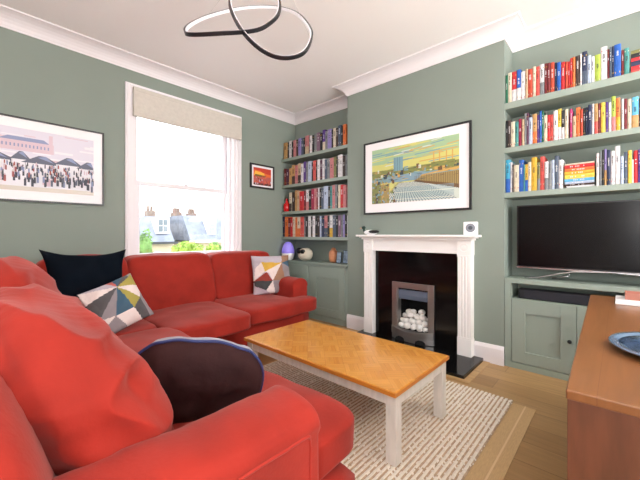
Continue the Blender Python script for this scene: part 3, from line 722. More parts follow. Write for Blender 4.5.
# ---------------------------------------------------------------- pendant light
pl_ = thing('pendant_light', 'looping black and white ribbon pendant light hanging from the ceiling', 'lamp', (1.25, 1.62, 2.95))
pts = [(1.299, 1.541, 2.59), (1.263, 1.507, 2.47), (1.193, 1.509, 2.378), (1.107, 1.528, 2.309), (0.925, 1.578, 2.231), (0.824, 1.703, 2.231), (0.837, 1.807, 2.296), (0.896, 1.876, 2.391), (1.047, 1.962, 2.552), (1.241, 1.973, 2.701), (1.377, 1.9, 2.756), (1.459, 1.736, 2.715), (1.478, 1.569, 2.605), (1.426, 1.404, 2.418), (1.361, 1.327, 2.288), (1.257, 1.292, 2.15), (1.15, 1.334, 2.099), (1.079, 1.412, 2.137), (1.04, 1.527, 2.259), (1.052, 1.662, 2.436), (1.094, 1.764, 2.59), (1.158, 1.83, 2.74), (1.235, 1.756, 2.80), (1.293, 1.621, 2.73)]
def catmull(pts, sub=8):
    n = len(pts); P_ = [Vector(p) for p in pts]; out = []
    for i in range(n):
        a, b, c, d = P_[i-1], P_[i], P_[(i+1) % n], P_[(i+2) % n]
        for k in range(sub):
            t = k/sub; out.append(.5*((2*b)+(c-a)*t+(2*a-5*b+4*c-d)*t*t+(3*b-3*c+d-a)*t**3))
    return out
cp = catmull(pts); n = len(cp); cen = Vector((1.18, 1.62, 2.45))
vsA = []; vsB = []; fsA = []; fsB = []
for i, p in enumerate(cp):
    t = (cp[(i+1) % n]-cp[i-1]).normalized(); r = (cen-p); inn = (r-t*r.dot(t)).normalized(); s = t.cross(inn).normalized()
    W_, D_ = .010, .008
    vsA += [p+s*W_-inn*D_, p-s*W_-inn*D_, p-s*W_+inn*D_*.2, p+s*W_+inn*D_*.2]
    vsB += [p+s*W_*.85+inn*D_*.2, p-s*W_*.85+inn*D_*.2, p-s*W_*.85+inn*D_*.9, p+s*W_*.85+inn*D_*.9]
for i in range(n):
    j = (i+1) % n
    for e in range(4): fsA.append((i*4+e, i*4+(e+1) % 4, j*4+(e+1) % 4, j*4+e))
MB().add(vsA, fsA).build('ribbon_channel', M['alu'], pl_); MB().add(vsB, fsA).build('light_strip', M['led'], pl_)
MB().lathe([(.09, 0), (.095, -.01), (.095, -.03), (.0, -.032)], (1.25, 1.62, ZC), 32).build('ceiling_rose', M['white'], pl_)
for (q) in (cp[8*8], cp[8*14], cp[8*22]):
    MB().tube([q, (1.25+.4*(q.x-1.25)*.2, 1.62+.4*(q.y-1.62)*.2, 2.93)], .0008, 5).build('suspension_wire', M['wire'], pl_)

# ---------------------------------------------------------------- framed pictures
def picture(label, plane, a0, a1, z0, z1, mount, items, mats, fw=.016, depth=.028, cat='picture'):
    """plane 'x' hangs on the chimney breast, a runs along y from left (large) to right; plane 'y' hangs on the window wall"""
    def bx3(mb, s0, s1, t0, t1, d0, d1, mi=0):
        if plane == 'x': mb.box(XB-d1, XB-d0, a0+(a1-a0)*s0, a0+(a1-a0)*s1, z0+(z1-z0)*t0, z0+(z1-z0)*t1, mi)
        else: mb.box(a0+(a1-a0)*s0, a0+(a1-a0)*s1, YW-d1, YW-d0, z0+(z1-z0)*t0, z0+(z1-z0)*t1, mi)
    Wd, Hd = abs(a1-a0), z1-z0; fs_, ft = fw/Wd, fw/Hd
    root = thing('framed_picture', label, cat, (XB-.005, (a0+a1)/2, z0) if plane == 'x' else ((a0+a1)/2, YW-.005, z0))
    mb = MB(); bx3(mb, 0, 1, 0, ft, .002, depth); bx3(mb, 0, 1, 1-ft, 1, .002, depth); bx3(mb, 0, fs_, ft, 1-ft, .002, depth); bx3(mb, 1-fs_, 1, ft, 1-ft, .002, depth)
    mb.build('frame', M['frameblk'], root, bevel=.001)
    mb = MB(); bx3(mb, fs_, 1-fs_, ft, 1-ft, .002, .016); mb.build('mount', M['mount'], root)
    ms, mt, mt2 = mount; vs = []; fs = []; mi = []; lay = 0
    for (m_, poly) in items:
        lay += 1; b = len(vs)
        for (u, v) in poly:
            u = min(1, max(0, u)); v = min(1, max(0, v))
            s = ms+(1-2*ms)*u; t = mt+(1-mt-mt2)*v; d = .0165+.00001*lay
            vs.append((XB-d, a0+(a1-a0)*s, z0+Hd*t) if plane == 'x' else (a0+(a1-a0)*s, YW-d, z0+Hd*t))
        fs.append(tuple(range(b, len(vs)))); mi.append(m_)
    o = MB().add(vs, fs, mi).build('print', mats, root)
    return root
def R4(u0, u1, v0, v1): return [(u0, v0), (u1, v0), (u1, v1), (u0, v1)]
def pm(name, c): return mat(name, srgb(*c), .45)
ra = random.Random(3)
# city and railway print
cm = [pm('ink_'+n_, c) for n_, c in (('yellow', (206, 204, 120)), ('pale_green', (160, 190, 150)), ('blue_grey', (120, 158, 168)), ('tan', (160, 140, 88)), ('line', (58, 70, 78)), ('pale', (206, 214, 204)), ('olive', (128, 134, 76)), ('orange', (206, 164, 90)), ('brown', (112, 84, 56)), ('river', (132, 162, 178)))]
it = [(0, R4(0, 1, 0, 1)), (1, [(0, .72), (1, .66), (1, 1), (0, 1)]), (0, [(0, .6), (.3, .72), (1, .78), (1, .62), (0, .55)])]
for i in range(46): 
    u = ra.uniform(-.1, .9); v = ra.uniform(.62, .98); l = ra.uniform(.1, .4); it.append((ra.choice([0, 1, 2, 0, 7, 5]), [(u, v), (u+l, v+.02), (u+l*.9, v+.035), (u+.02, v+.018)]))
it += [(2, R4(0, 1, .36, .56)), (6, R4(0, 1, .48, .60)), (9, [(.2, .36), (.75, .38), (.62, .50), (.25, .47)])]
for i in range(60):
    u = ra.uniform(0, 1); v = ra.uniform(.44, .56); it.append((ra.choice([3, 6, 7, 8, 2, 5, 4]), R4(u, u+ra.uniform(.01, .05), v, v+ra.uniform(.02, .08))))
it += [(2, R4(.285, .40, .56, .80)), (4, R4(.30, .303, .56, .80)), (4, R4(.33, .333, .56, .80)), (4, R4(.36, .363, .56, .80))]
for u in (.74, .80, .87, .93): it.append((7, R4(u, u+.013, .58, .78)))
it += [(6, R4(.72, .96, .54, .62)), (5, [(.12, 0), (1, 0), (1, .24), (.55, .34), (.35, .34)]), (3, [(.52, .34), (1, .16), (1, .44), (.62, .42)]), (8, [(.52, .34), (1, .16), (1, .22), (.55, .36)]), (7, [(.6, .42), (1, .46), (1, .50), (.62, .44)])]
for i in range(26): u = .54+.018*i; it.append((8, [(u, .34-.0075*i*1.0), (u+.005, .34-.0075*i), (u+.005, .43), (u, .43)]))
for i in range(30):
    u0 = .1+.95*i/30*1.1; u1 = .33+.28*i/30; it.append((4, [(u0, .0), (u0+.010, 0), (u1+.003, .34), (u1, .34)]))
for i in range(12): v = .03+.02*i; it.append((ra.choice([5, 9, 2]), [(.3, v), (.95, v-.02), (.95, v-.012), (.3, v+.008)]))
it += [(6, R4(0, .12, 0, .4)), (3, R4(.12, .23, 0, .34))]
for i in range(120):
    u = ra.uniform(0, .3); v = ra.uniform(0, .45); it.append((ra.choice([3, 6, 8, 4, 7, 2, 9]), R4(u, u+ra.uniform(.005, .03), v, v+ra.uniform(.01, .05))))
for i in range(70):
    u = ra.uniform(0, 1); v = ra.uniform(.34, .6); it.append((ra.choice([4, 4, 0, 7, 8]), [(u, v), (u+ra.uniform(.03, .12), v+.01), (u+.05, v+.016)]))
picture('large black-framed print of railway tracks and city above the fireplace', 'x', 2.206, 1.007, 1.377, 2.203, (.092, .14, .12), it, cm, fw=.018)
# market crowd print
cm2 = [pm('wash_'+n_, c) for n_, c in (('lilac', (214, 210, 222)), ('pale', (228, 226, 232)), ('roof', (84, 88, 108)), ('pink', (208, 184, 194)), ('ink', (48, 50, 66)), ('sand', (206, 198, 186)), ('red', (150, 70, 66)), ('blue', (130, 140, 176)))]
it = [(0, R4(0, 1, 0, 1)), (1, R4(0, 1, .05, .42)), (5, R4(0, 1, 0, .07))]
for i in range(60): u, v = ra.uniform(0, 1), ra.uniform(.45, 1); it.append((ra.choice([0, 1, 3, 1]), R4(u, u+ra.uniform(.03, .15), v, v+ra.uniform(.01, .05))))
it += [(3, R4(.50, .78, .64, .80)), (7, [(.52, .80), (.76, .80), (.73, .86), (.56, .86)]), (3, R4(.755, .775, .8, .95)), (3, R4(.50, .52, .8, .92))]
for i in range(14): it.append((7, R4(.515+.018*i, .522+.018*i, .70, .75)))
for (u, w_, v) in ((.0, .07, .45), (.08, .05, .46), (.17, .07, .47), (.33, .08, .48), (.48, .13, .47), (.62, .05, .5), (.72, .10, .46), (.86, .08, .49), (.97, .07, .46)):
    it += [(2, [(u-w_, v), (u+w_, v), (u+w_*.2, v+.13), (u-w_*.15, v+.13)]), (7, [(u-w_*.2, v+.1), (u+w_*.6, v+.03), (u+w_*.2, v+.13)]), (1, R4(u-w_*.85, u+w_*.85, v-.1, v)), (4, R4(u-w_*.8, u-w_*.78, v-.12, v)), (4, R4(u+w_*.78, u+w_*.8, v-.12, v))]
for i in range(420):
    d = ra.random()**1.6; u = ra.uniform(0, 1); v = .40-.33*d+ra.uniform(-.03, .03); hh = .05+.06*d; ww = .006+.006*d
    m_ = ra.choice([4, 4, 4, 4, 7, 6, 2, 3]); it += [(m_, R4(u, u+ww, v, v+hh)), (ra.choice([4, 5, 3]), R4(u+ww*.2, u+ww*.8, v+hh, v+hh*1.25))]
picture('wide black-framed print of a crowded market left of the window', 'y', -.62, .902, 1.425, 2.133, (.055, .13, .13), it, cm2, fw=.014)
# small sunset print
cm3 = [pm('print_'+n_, c) for n_, c in (('orange', (226, 110, 50)), ('red', (196, 62, 44)), ('yellow', (240, 184, 70)), ('dark', (92, 48, 44)), ('pink', (186, 92, 86)), ('olive', (120, 96, 40)), ('lightblue', (190, 196, 214)))]
it = [(0, R4(0, 1, 0, 1)), (1, [(0, .86), (1, .80), (1, 1), (0, 1)]), (2, [(.02, .5), (.1, .8), (.6, .74), (.62, .56)]), (1, [(.5, .74), (1, .66), (1, .82), (.4, .84)]), (4, R4(0, 1, .0, .52)), (5, [(.05, .5), (.1, .62), (.7, .58), (.72, .48)]), (3, R4(0, 1, 0, .12))]
for i in range(60): u, v = ra.uniform(0, 1), ra.uniform(0, .5); it.append((ra.choice([3, 4, 1, 6, 4, 0]), R4(u, u+ra.uniform(.02, .06), v, v+ra.uniform(.03, .12))))
picture('small black-framed orange and red sunset print right of the window', 'y', 2.613, 3.027, 1.79, 2.125, (.13, .13, .15), it, cm3, fw=.022)

# ---------------------------------------------------------------- mantel and cabinet ornaments
dk = thing('duck_ornament', 'small painted duck ornament with dark green head on the mantel shelf', 'ornament', (3.06, 2.05, 1.143))
MB().soft((3.06, 2.05, 1.168), (.032, .085, .026), k=2.3, n=10, crown=(0, 0, .1)).build('body', M['white'], dk, smooth=True)
MB().soft((3.04, 1.995, 1.176), (.030, .065, .019), k=2.2, n=8).build('wing', M['black'], dk, smooth=True)
mb = MB(); mb.tube([(3.06, 2.12, 1.165), (3.06, 2.14, 1.195), (3.06, 2.14, 1.215)], .014, 10); mb.soft((3.06, 2.145, 1.222), (.019, .026, .019), k=2, n=8)
mb.build('head', M['duckgreen'], dk, smooth=True)
MB().soft((3.06, 2.178, 1.216), (.010, .018, .005), k=2.2, n=6).build('beak', M['copper'], dk, smooth=True)
ck_ = thing('mantel_clock', 'small white square clock with grey round dial on the mantel shelf', 'clock', (3.07, .985, 1.143))
T = Matrix.Translation((3.07, .985, 1.143)) @ Matrix.Rotation(math.radians(12), 4, 'Z')
MB().box(-.028, .028, -.058, .058, 0, .116, T=T).build('clock_case', M['white'], ck_, bevel=.006, bseg=3)
T2 = T @ Matrix.Translation((-.0285, 0, .062)) @ Matrix.Rotation(-PI/2, 4, 'Y')
MB().lathe([(.039, 0), (.039, .003), (.033, .004), (.0, .004)], (0, 0, 0), 28, T=T2).build('dial', M['grey'], ck_)
MB().lathe([(.018, .004), (.018, .006), (.0, .006)], (0, 0, 0), 20, T=T2).build('dial_centre', M['photodark'], ck_)
lp = thing('table_lamp', 'egg-shaped lilac and white lamp on the cupboard in the window corner', 'lamp', (3.21, 3.60, .769))
MB().lathe([(.055, 0), (.072, .01), (.088, .06), (.094, .10)], (3.21, 3.60, .769), 32).build('lamp_base', M['white'], lp, smooth=True)
MB().lathe([(.094, .0), (.092, .04), (.080, .09), (.060, .135), (.034, .16), (.0, .168)], (3.21, 3.60, .869), 32).build('lamp_shade', M['purple'], lp, smooth=True)
fo = thing('round_ornament', 'cream round furry ornament wearing black goggles on the alcove cupboard', 'ornament', (3.28, 3.32, .769))
MB().soft((3.28, 3.31, .86), (.09, .115, .091), k=2.3, n=12, amp=.006, freq=9).build('body', M['cream'], fo, smooth=True)
mb = MB()
for y in (3.355, 3.285):
    mb.soft((3.20, y, .903), (.026, .038, .034), k=2.4, n=8)
mb.tube([(3.20, 3.40, .905), (3.19, 3.32, .91), (3.20, 3.24, .905)], .008, 8); mb.build('goggles', M['black'], fo, smooth=True)
MB().soft((3.26, 3.40, .915), (.06, .04, .04), k=2.2, n=8).build('black_ear', M['black'], fo, smooth=True)
T = Matrix.Translation((3.30, 2.80, .769)) @ Matrix.Rotation(math.radians(-18), 4, 'Z')
bk = thing('tan_canister', 'orange-tan rounded canister on the cupboard left of the fireplace', 'canister', (3.30, 2.80, .769))
MB().soft((3.30, 2.80, .769+.085), (.05, .055, .085), k=3.2, n=10).build('canister_body', M['copper'], bk, smooth=True)
MB().lathe([(.03, 0), (.034, .012), (.02, .03), (.0, .034)], (3.30, 2.80, .935), 18).build('lid', M['copper'], bk, smooth=True)
for i, (x, y, hh, rot, lb) in enumerate(((3.27, 2.69, .15, -12, 'blue photo in dark frame between the canister and the chimney breast'), (3.31, 2.60, .17, 8, 'blue photo in dark frame, tight against the chimney breast on the cupboard'))):
    r_ = thing('photo_frame', lb, 'photo frame', (x, y, .769), 'photo frames on the alcove cupboard')
    T = Matrix.Translation((x, y, .7695)) @ Matrix.Rotation(math.radians(rot), 4, 'Z') @ Matrix.Rotation(math.radians(6), 4, 'Y')
    mb = MB(); mb.box(0, .012, -.048, .048, 0, hh, T=T); mb.build('frame', M['photodark'], r_)
    MB().box(-.001, .0, -.040, .040, .008, hh-.008, T=T).build('photo', M['photoblue'], r_)
rb = thing('red_bottle', 'round red glass bottle at the window end of the third alcove shelf', 'bottle', (3.23, 3.652, 1.481))
MB().lathe([(.035, 0), (.048, .01), (.054, .06), (.048, .11), (.025, .135), (.018, .15), (.018, .165), (.022, .17)], (3.23, 3.652, 1.481), 28).build('bottle_body', M['redglass'], rb, smooth=True)
MB().lathe([(.015, 0), (.02, .005), (.02, .022), (.0, .026)], (3.23, 3.652, 1.652), 16).build('stopper', M['redglass'], rb, smooth=True)
# ---------------------------------------------------------------- books
PAL = dict(green=(26, 108, 78), cream=(226, 214, 190), red=(208, 36, 44), white=(232, 230, 232), blue=(28, 96, 190), rust=(196, 70, 44), coral=(222, 84, 76), grey=(130, 134, 138), maroon=(122, 30, 38),
           navy=(28, 40, 78), orange=(232, 120, 56), brown=(66, 48, 44), slate=(78, 92, 112), paleblue=(186, 200, 224), lime=(170, 192, 74), teal=(72, 150, 146), black=(28, 27, 30), crimson=(168, 30, 70), beige=(206, 178, 144),
           plum=(84, 40, 70), tan=(200, 156, 98), purple=(92, 56, 142), yellow=(238, 206, 80), magenta=(196, 48, 118), gold=(222, 176, 48), skyblue=(96, 184, 226), cyan=(60, 168, 206), olive=(128, 128, 74), lilac=(150, 136, 196),
           pink=(206, 128, 130), mauve=(132, 100, 122))
WORD = dict(rust='rust-red', paleblue='pale blue', skyblue='sky blue', gold='golden', slate='slate-blue', maroon='dark red', lime='lime green')
BM = {}
def bmat(c):
    if c not in BM:
        # cloth or card cover with faint printed flecks
        BM[c] = mat('cover_'+c, srgb(*[v*.9 for v in PAL[c]]), .5, var=.14, vscale=45)
    return BM[c]
def book(y1, y0, h, col, z, xs, depth):
    """spine at xs facing -x, between y0<y1, standing on z"""
    top, _, low = col.partition('/'); low = low or top
    mats = [bmat(top), bmat(low), M['page'], bmat('white' if PAL[top][0]*.3+PAL[top][1]*.6+PAL[top][2]*.1 < 120 else 'black'), bmat('gold' if top in ('red', 'maroon', 'navy', 'black', 'green', 'plum', 'blue') else ('red' if top in ('white', 'cream', 'yellow') else 'cream'))]
    w = y1-y0; g = min(.0006, w*.05); y0 += g; y1 -= g; w = y1-y0; c = min(.0025, w*.15); zl = z+h*.42; mb = MB()
    x1 = xs+depth
    # rounded spine in two colour zones
    prof = [(xs+.004, y0), (xs+.001, y0+w*.2), (xs, y0+w*.5), (xs+.001, y0+w*.8), (xs+.004, y1), (xs+.004+c, y1), (xs+.004+c, y0)]
    mb.prism(prof, 'z', z, zl, 1); mb.prism(prof, 'z', zl, z+h, 0)
    mb.box(xs+.004+c, x1, y0, y0+c, z, z+h, 0); mb.box(xs+.004+c, x1, y1-c, y1, z, z+h, 0)
    mb.box(xs+.004+c, x1-.004, y0+c, y1-c, z+.003, z+h-.004, 2)
    # printed title strokes and bands
    if w > .009:
        yc = (y0+y1)/2; q = rnd.random()
        za = z+h*rnd.uniform(.5, .6); tl = h*rnd.uniform(.15, .34); n = int(tl/.009)
        for i in range(n):
            if rnd.random() < .15: continue
            hw = w*.16*rnd.uniform(.7, 1.3); mb.box(xs-.0003, xs+.001, yc-hw, yc+hw, za+i*.009, za+i*.009+.0055, 3)
        if q < .45:
            zb = z+h*rnd.uniform(.06, .16); mb.box(xs-.0003+.0012, xs+.003, y0+w*.12, y1-w*.12, zb, zb+h*.05, 4)
        if q > .7: mb.box(xs+.0009, xs+.003, y0+w*.1, y1-w*.1, z+h*.86, z+h*.9, 4)
    return mb.build('book', mats, origin=(xs+depth/2, (y0+y1)/2, z))
ROWTXT = {
    'RA': '''0.743 0.720 0.251 green, 0.720 0.691 0.268 cream, 0.691 0.652 0.266 red/white, 0.652 0.621 0.269 blue/white, 0.619 0.589 0.243 white, 0.587 0.570 0.254 beige, 0.570 0.536 0.245 rust, 0.533 0.514 0.259 cream, 0.513 0.487 0.251 coral, 0.486 0.455 0.259 white/grey, 0.455 0.434 0.257 maroon, 0.434 0.413 0.252 maroon, 0.412 0.387 0.248 rust, 0.386 0.371 0.240 navy, 0.370 0.345 0.233 blue, 0.345 0.316 0.228 red, 0.315 0.300 0.220 rust, 0.300 0.286 0.217 red, 0.286 0.271 0.238 red, 0.270 0.254 0.239 orange, 0.252 0.225 0.243 brown, 0.224 0.214 0.249 white, 0.213 0.182 0.259 navy/slate, 0.181 0.159 0.218 paleblue, 0.158 0.139 0.205 white, 0.138 0.104 0.208 lime, 0.099 0.067 0.253 white, 0.067 0.055 0.224 maroon, 0.054 0.043 0.236 slate, 0.042 0.030 0.238 navy, 0.029 -0.008 0.242 blue, -0.009 -0.024 0.190 maroon, -0.025 -0.051 0.194 teal''',
    'RB': '''0.741 0.720 0.245 black, 0.719 0.696 0.241 brown, 0.693 0.665 0.223 cream, 0.664 0.639 0.216 teal, 0.639 0.614 0.235 crimson, 0.613 0.595 0.225 beige, 0.595 0.580 0.274 grey, 0.579 0.564 0.273 plum, 0.563 0.538 0.231 paleblue, 0.537 0.505 0.253 tan/orange, 0.504 0.488 0.237 purple, 0.487 0.473 0.266 blue, 0.473 0.459 0.265 green, 0.459 0.434 0.224 cream, 0.434 0.413 0.221 red, 0.412 0.393 0.218 coral, 0.390 0.365 0.242 white, 0.364 0.341 0.251 yellow/white, 0.340 0.320 0.232 black/white, 0.319 0.297 0.235 cream, 0.288 0.271 0.230 magenta, 0.270 0.250 0.167 beige, 0.247 0.223 0.232 orange, 0.222 0.207 0.213 rust, 0.206 0.193 0.218 black, 0.192 0.178 0.218 navy, 0.177 0.155 0.231 navy, 0.155 0.141 0.235 white, 0.141 0.119 0.230 tan/coral, 0.118 0.103 0.229 maroon, 0.101 0.077 0.229 yellow, 0.076 0.061 0.226 purple, 0.057 0.045 0.217 white, 0.044 0.021 0.258 lime/pink, 0.020 -0.004 0.238 orange/gold, -0.010 -0.023 0.225 white, -0.023 -0.041 0.223 maroon, -0.043 -0.063 0.214 cream, -0.064 -0.099 0.221 skyblue/tan, -0.099 -0.116 0.205 brown, -0.117 -0.139 0.208 navy''',
    'RC': '''0.739 0.702 0.289 cyan/blue, 0.701 0.687 0.265 white, 0.686 0.676 0.243 brown, 0.674 0.635 0.234 cream, 0.633 0.601 0.273 blue, 0.600 0.591 0.230 teal, 0.590 0.569 0.230 gold/blue, 0.567 0.546 0.244 cream, 0.545 0.506 0.280 gold, 0.505 0.484 0.235 olive/grey, 0.483 0.453 0.278 coral, 0.452 0.427 0.231 white/grey, 0.424 0.406 0.234 grey, 0.405 0.387 0.239 paleblue, 0.386 0.359 0.270 slate, 0.356 0.330 0.232 white, 0.131 0.112 0.247 white, 0.112 0.097 0.256 grey, 0.096 0.084 0.267 black, 0.083 0.070 0.270 lilac/tan, 0.069 0.049 0.261 navy, 0.048 0.025 0.249 white, 0.024 -0.003 0.280 white, -0.004 -0.022 0.203 paleblue, -0.023 -0.043 0.229 slate, -0.044 -0.064 0.237 yellow, -0.064 -0.073 0.170 white, -0.076 -0.095 0.232 red, -0.096 -0.119 0.236 purple, -0.122 -0.144 0.236 white''',
    'LA': '''3.698 3.614 0.245 tan, 3.612 3.583 0.242 black, 3.581 3.523 0.257 white, 3.521 3.483 0.240 black, 3.481 3.421 0.246 pink, 3.418 3.380 0.243 brown, 3.377 3.326 0.250 lilac, 3.323 3.275 0.247 slate, 3.273 3.242 0.242 black, 3.240 3.171 0.259 pink/beige, 3.169 3.152 0.242 black, 3.150 3.105 0.243 white, 3.103 3.072 0.242 black, 3.070 3.019 0.255 grey, 3.017 2.960 0.258 mauve, 2.958 2.918 0.241 black, 2.916 2.868 0.274 purple/cream, 2.866 2.821 0.249 grey, 2.819 2.753 0.258 lilac, 2.751 2.727 0.241 black, 2.725 2.683 0.255 cream, 2.681 2.643 0.248 brown, 2.641 2.593 0.270 slate, 2.591 2.564 0.254 black, 2.562 2.514 0.266 orange''',
    'LB': '''3.688 3.639 0.251 maroon, 3.636 3.581 0.235 plum, 3.578 3.521 0.244 tan, 3.519 3.453 0.282 tan/brown, 3.451 3.398 0.266 pink, 3.396 3.328 0.288 beige/brown, 3.326 3.281 0.272 white, 3.279 3.229 0.295 purple, 3.227 3.186 0.280 grey, 3.184 3.120 0.287 paleblue, 3.118 3.091 0.265 black, 3.089 3.037 0.281 coral, 3.035 3.009 0.268 black, 3.006 2.964 0.284 white, 2.962 2.918 0.270 plum, 2.916 2.877 0.281 white, 2.875 2.831 0.264 slate, 2.829 2.783 0.271 grey, 2.781 2.716 0.269 pink, 2.714 2.672 0.274 olive, 2.670 2.650 0.266 black, 2.648 2.614 0.285 white, 2.612 2.573 0.285 white, 2.571 2.529 0.265 brown, 2.527 2.498 0.272 grey''',
    'LC': '''3.578 3.521 0.277 cream/brown, 3.516 3.455 0.279 brown, 3.453 3.407 0.298 tan, 3.405 3.355 0.286 beige, 3.353 3.273 0.272 red, 3.270 3.229 0.274 maroon, 3.227 3.175 0.285 white/pink, 3.173 3.122 0.272 black, 3.120 3.070 0.290 crimson, 3.068 3.027 0.289 pink, 3.025 2.998 0.282 maroon, 2.996 2.970 0.294 white, 2.968 2.934 0.284 black, 2.932 2.891 0.280 slate, 2.887 2.819 0.303 paleblue, 2.817 2.779 0.291 black, 2.778 2.742 0.287 teal, 2.740 2.697 0.304 pink, 2.696 2.663 0.307 grey, 2.661 2.643 0.297 black, 2.641 2.609 0.294 cream, 2.607 2.562 0.295 red, 2.561 2.512 0.279 pink''',
    'LD': '''3.733 3.671 0.300 navy, 3.665 3.602 0.294 orange, 3.599 3.551 0.281 maroon, 3.548 3.506 0.285 red, 3.504 3.449 0.288 cream, 3.446 3.405 0.281 orange, 3.403 3.341 0.285 cream/orange, 3.338 3.270 0.282 coral, 3.268 3.234 0.284 grey, 3.232 3.186 0.279 black, 3.184 3.133 0.290 white, 3.131 3.099 0.283 black, 3.096 3.047 0.286 white, 3.045 3.004 0.284 black, 3.002 2.966 0.278 brown, 2.964 2.936 0.282 paleblue, 2.933 2.882 0.280 navy, 2.880 2.825 0.283 pink/slate, 2.823 2.791 0.276 black, 2.789 2.736 0.286 white/gold, 2.734 2.684 0.281 slate, 2.682 2.647 0.279 black, 2.645 2.597 0.278 mauve, 2.594 2.569 0.284 grey, 2.567 2.538 0.283 lilac, 2.536 2.501 0.282 black, 2.499 2.481 0.272 white''',
}
PLACE = dict(RA='top shelf right of the fireplace', RB='middle shelf right of the fireplace', RC='shelf directly above the television', LA='top shelf of the window alcove', LB='second shelf of the window alcove', LC='third shelf of the window alcove', LD='lowest bookshelf of the window alcove')
ORD = ['first', 'second', 'third', 'fourth', 'fifth', 'sixth', 'seventh', 'eighth', 'ninth', 'tenth', 'eleventh', 'twelfth']
def cname(c):
    a, _, b = c.partition('/'); a_ = WORD.get(a, a)
    return a_+('-and-'+WORD.get(b, b).replace(' ', '-') if b else '')
for key, txt in ROWTXT.items():
    z = {**RS, **LS}[key]+.0004
    L_ = [t.split() for t in txt.split(', ')]; L_ = [(float(a), float(b), float(h), c) for a, b, h, c in L_]
    if key[0] == 'L': L_ = [(min(a, YW-.004), max(b, YB1+.004), h, c) for a, b, h, c in L_]
    else: L_ = [(min(a, YB0-.003), b, h, c) for a, b, h, c in L_]
    fixed = []
    for i, (a, b, h, c) in enumerate(L_):       # close small gaps, avoid overlaps
        if fixed: a = min(a, fixed[-1][1])
        if fixed and fixed[-1][1]-a < .006: a = fixed[-1][1]
        fixed.append((a, max(b, -9), h, c))
    names = [cname(c) for *_, c in fixed]
    keys = []
    for i, nme in enumerate(names):
        p = names[i-1] if i else None; q = names[i+1] if i+1 < len(names) else None
        keys.append((nme, p, q))
    for i, (a, b, h, c) in enumerate(fixed):
        if a-b < .004: continue
        size = 'thick' if a-b > .042 else ('slim' if a-b < .02 else ('tall' if h > .215 else ''))
        o = book(a, b, h, c, z, 3.205+rnd.uniform(-.003, .006), .16 if h > .17 else .125)
        nme, p, q = keys[i]
        if keys.count(keys[i]) > 1:
            same = [j for j in range(len(names)) if names[j] == nme]
            lab = f'{nme} book, {ORD[min(11, same.index(i))]} {nme} one from the left, {PLACE[key]}'
        elif p and q: lab = f'{size} {nme} book between {p} and {q} ones, {PLACE[key]}'
        elif p: lab = f'{nme} book at the right end, beside a {p} one, {PLACE[key]}'
        else: lab = f'{nme} book at the left end of the {PLACE[key]}'
        lab = ' '.join(lab.split())
        if len(lab.split()) > 16: lab = lab.replace(size+' ', '', 1)
        if len(lab.split()) > 16: lab = lab.replace(' ones,', ',').replace('book between', 'book,', 1)
        tag(o, lab, 'book', f'books on the {PLACE[key]}')
# books lying flat
def flat(y1, y0, z0, z1, c, lab, grp, xs=3.205, depth=.16):
    mb = MB(); t = min(.0025, (z1-z0)*.15)
    mb.prism([(xs+.003, z0), (xs, (z0+z1)/2), (xs+.003, z1), (xs+.007, z1), (xs+.007, z0)], 'y', y0, y1, 0)
    mb.box(xs+.007, xs+depth, y0, y1, z0, z0+t); mb.box(xs+.007, xs+depth, y0, y1, z1-t, z1); mb.box(xs+.007, xs+depth-.004, y0+.003, y1-.003, z0+t, z1-t, 1)
    n = 9
    for i in range(n):
        if rnd.random() < .3: continue
        ya = y1-(y1-y0)*(.2+.055*i); mb.box(xs-.0002, xs+.001, ya-.006, ya, (z0+z1)/2-(z1-z0)*.18, (z0+z1)/2+(z1-z0)*.18, 2)
    o = mb.build('book', [bmat(c), M['page'], bmat('white')]); tag(o, lab, 'book', grp)
z = 1.5104; g = 'books lying flat on the shelf above the television'
for c, h, off, pos in (('white', .016, .03, 'bottom of the stack'), ('brown', .016, 0, 'second from the bottom'), ('paleblue', .018, .004, 'under the sky blue one'), ('skyblue', .022, 0, 'in the middle of the stack'), ('yellow', .032, .002, 'on the sky blue one'), ('gold', .026, 0, 'under the orange one'), ('orange', .024, .003, 'under the crimson one'), ('red', .026, 0, 'near the top of the stack'), ('cream', .012, .004, 'topmost of the stack')):
    flat(.322-off*.4, .140, z, z+h-.0005, c, f'{WORD.get(c, c)} book lying flat above the television, {pos}', g); z += h
z = 2.2904; g = 'books lying flat on the top right shelf'
for c, h, pos in (('coral', .022, 'bottom of the stack'), ('red', .030, 'second from the bottom'), ('navy', .034, 'third from the bottom'), ('red', .024, 'under the black one'), ('black', .03, 'second from the top'), ('olive', .024, 'topmost of the stack')):
    flat(-.060, -.28, z, z+h-.0005, c, f'{WORD.get(c, c)} book lying flat at the right of the top shelf, {pos}', g, depth=.17); z += h

# ---------------------------------------------------------------- outside the window
struct(MB().box(-30, 60, 5, 60, -3.6, -3.5).build('ground', M['ground']))
YO = 18.0
hs = thing('neighbour_house', 'house across the street with slate mansard roof and white dormer, left in the window', 'house', (6.2, YO+2, -3.5))
MB().box(4.5, 7.70, YO+.05, YO+6, -3.5, .66).build('wall', M['render'], hs)
MB().prism([(YO-.15, .74), (YO+1.0, 2.12), (YO+5.5, 2.12), (YO+6.2, .74)], 'x', 4.4, 7.66).build('roof', M['slate'], hs)
MB().box(4.3, 7.8, YO-.28, YO-.12, .62, .74).build('gutter', M['gutter'], hs)
for xw in (5.0, 6.2):
    wv = MB().box(xw, xw+.8, YO-.02, YO+.06, -1.2, .2).build('window', M['trimw'], hs); MB().box(xw+.07, xw+.73, YO-.035, YO-.02, -1.13, .13).build('pane', M['glassdark'], wv)
d_ = MB().box(6.80, 7.46, YO+.05, YO+1.2, 1.18, 2.04).build('dormer', M['trimw'], hs)
mb = MB()
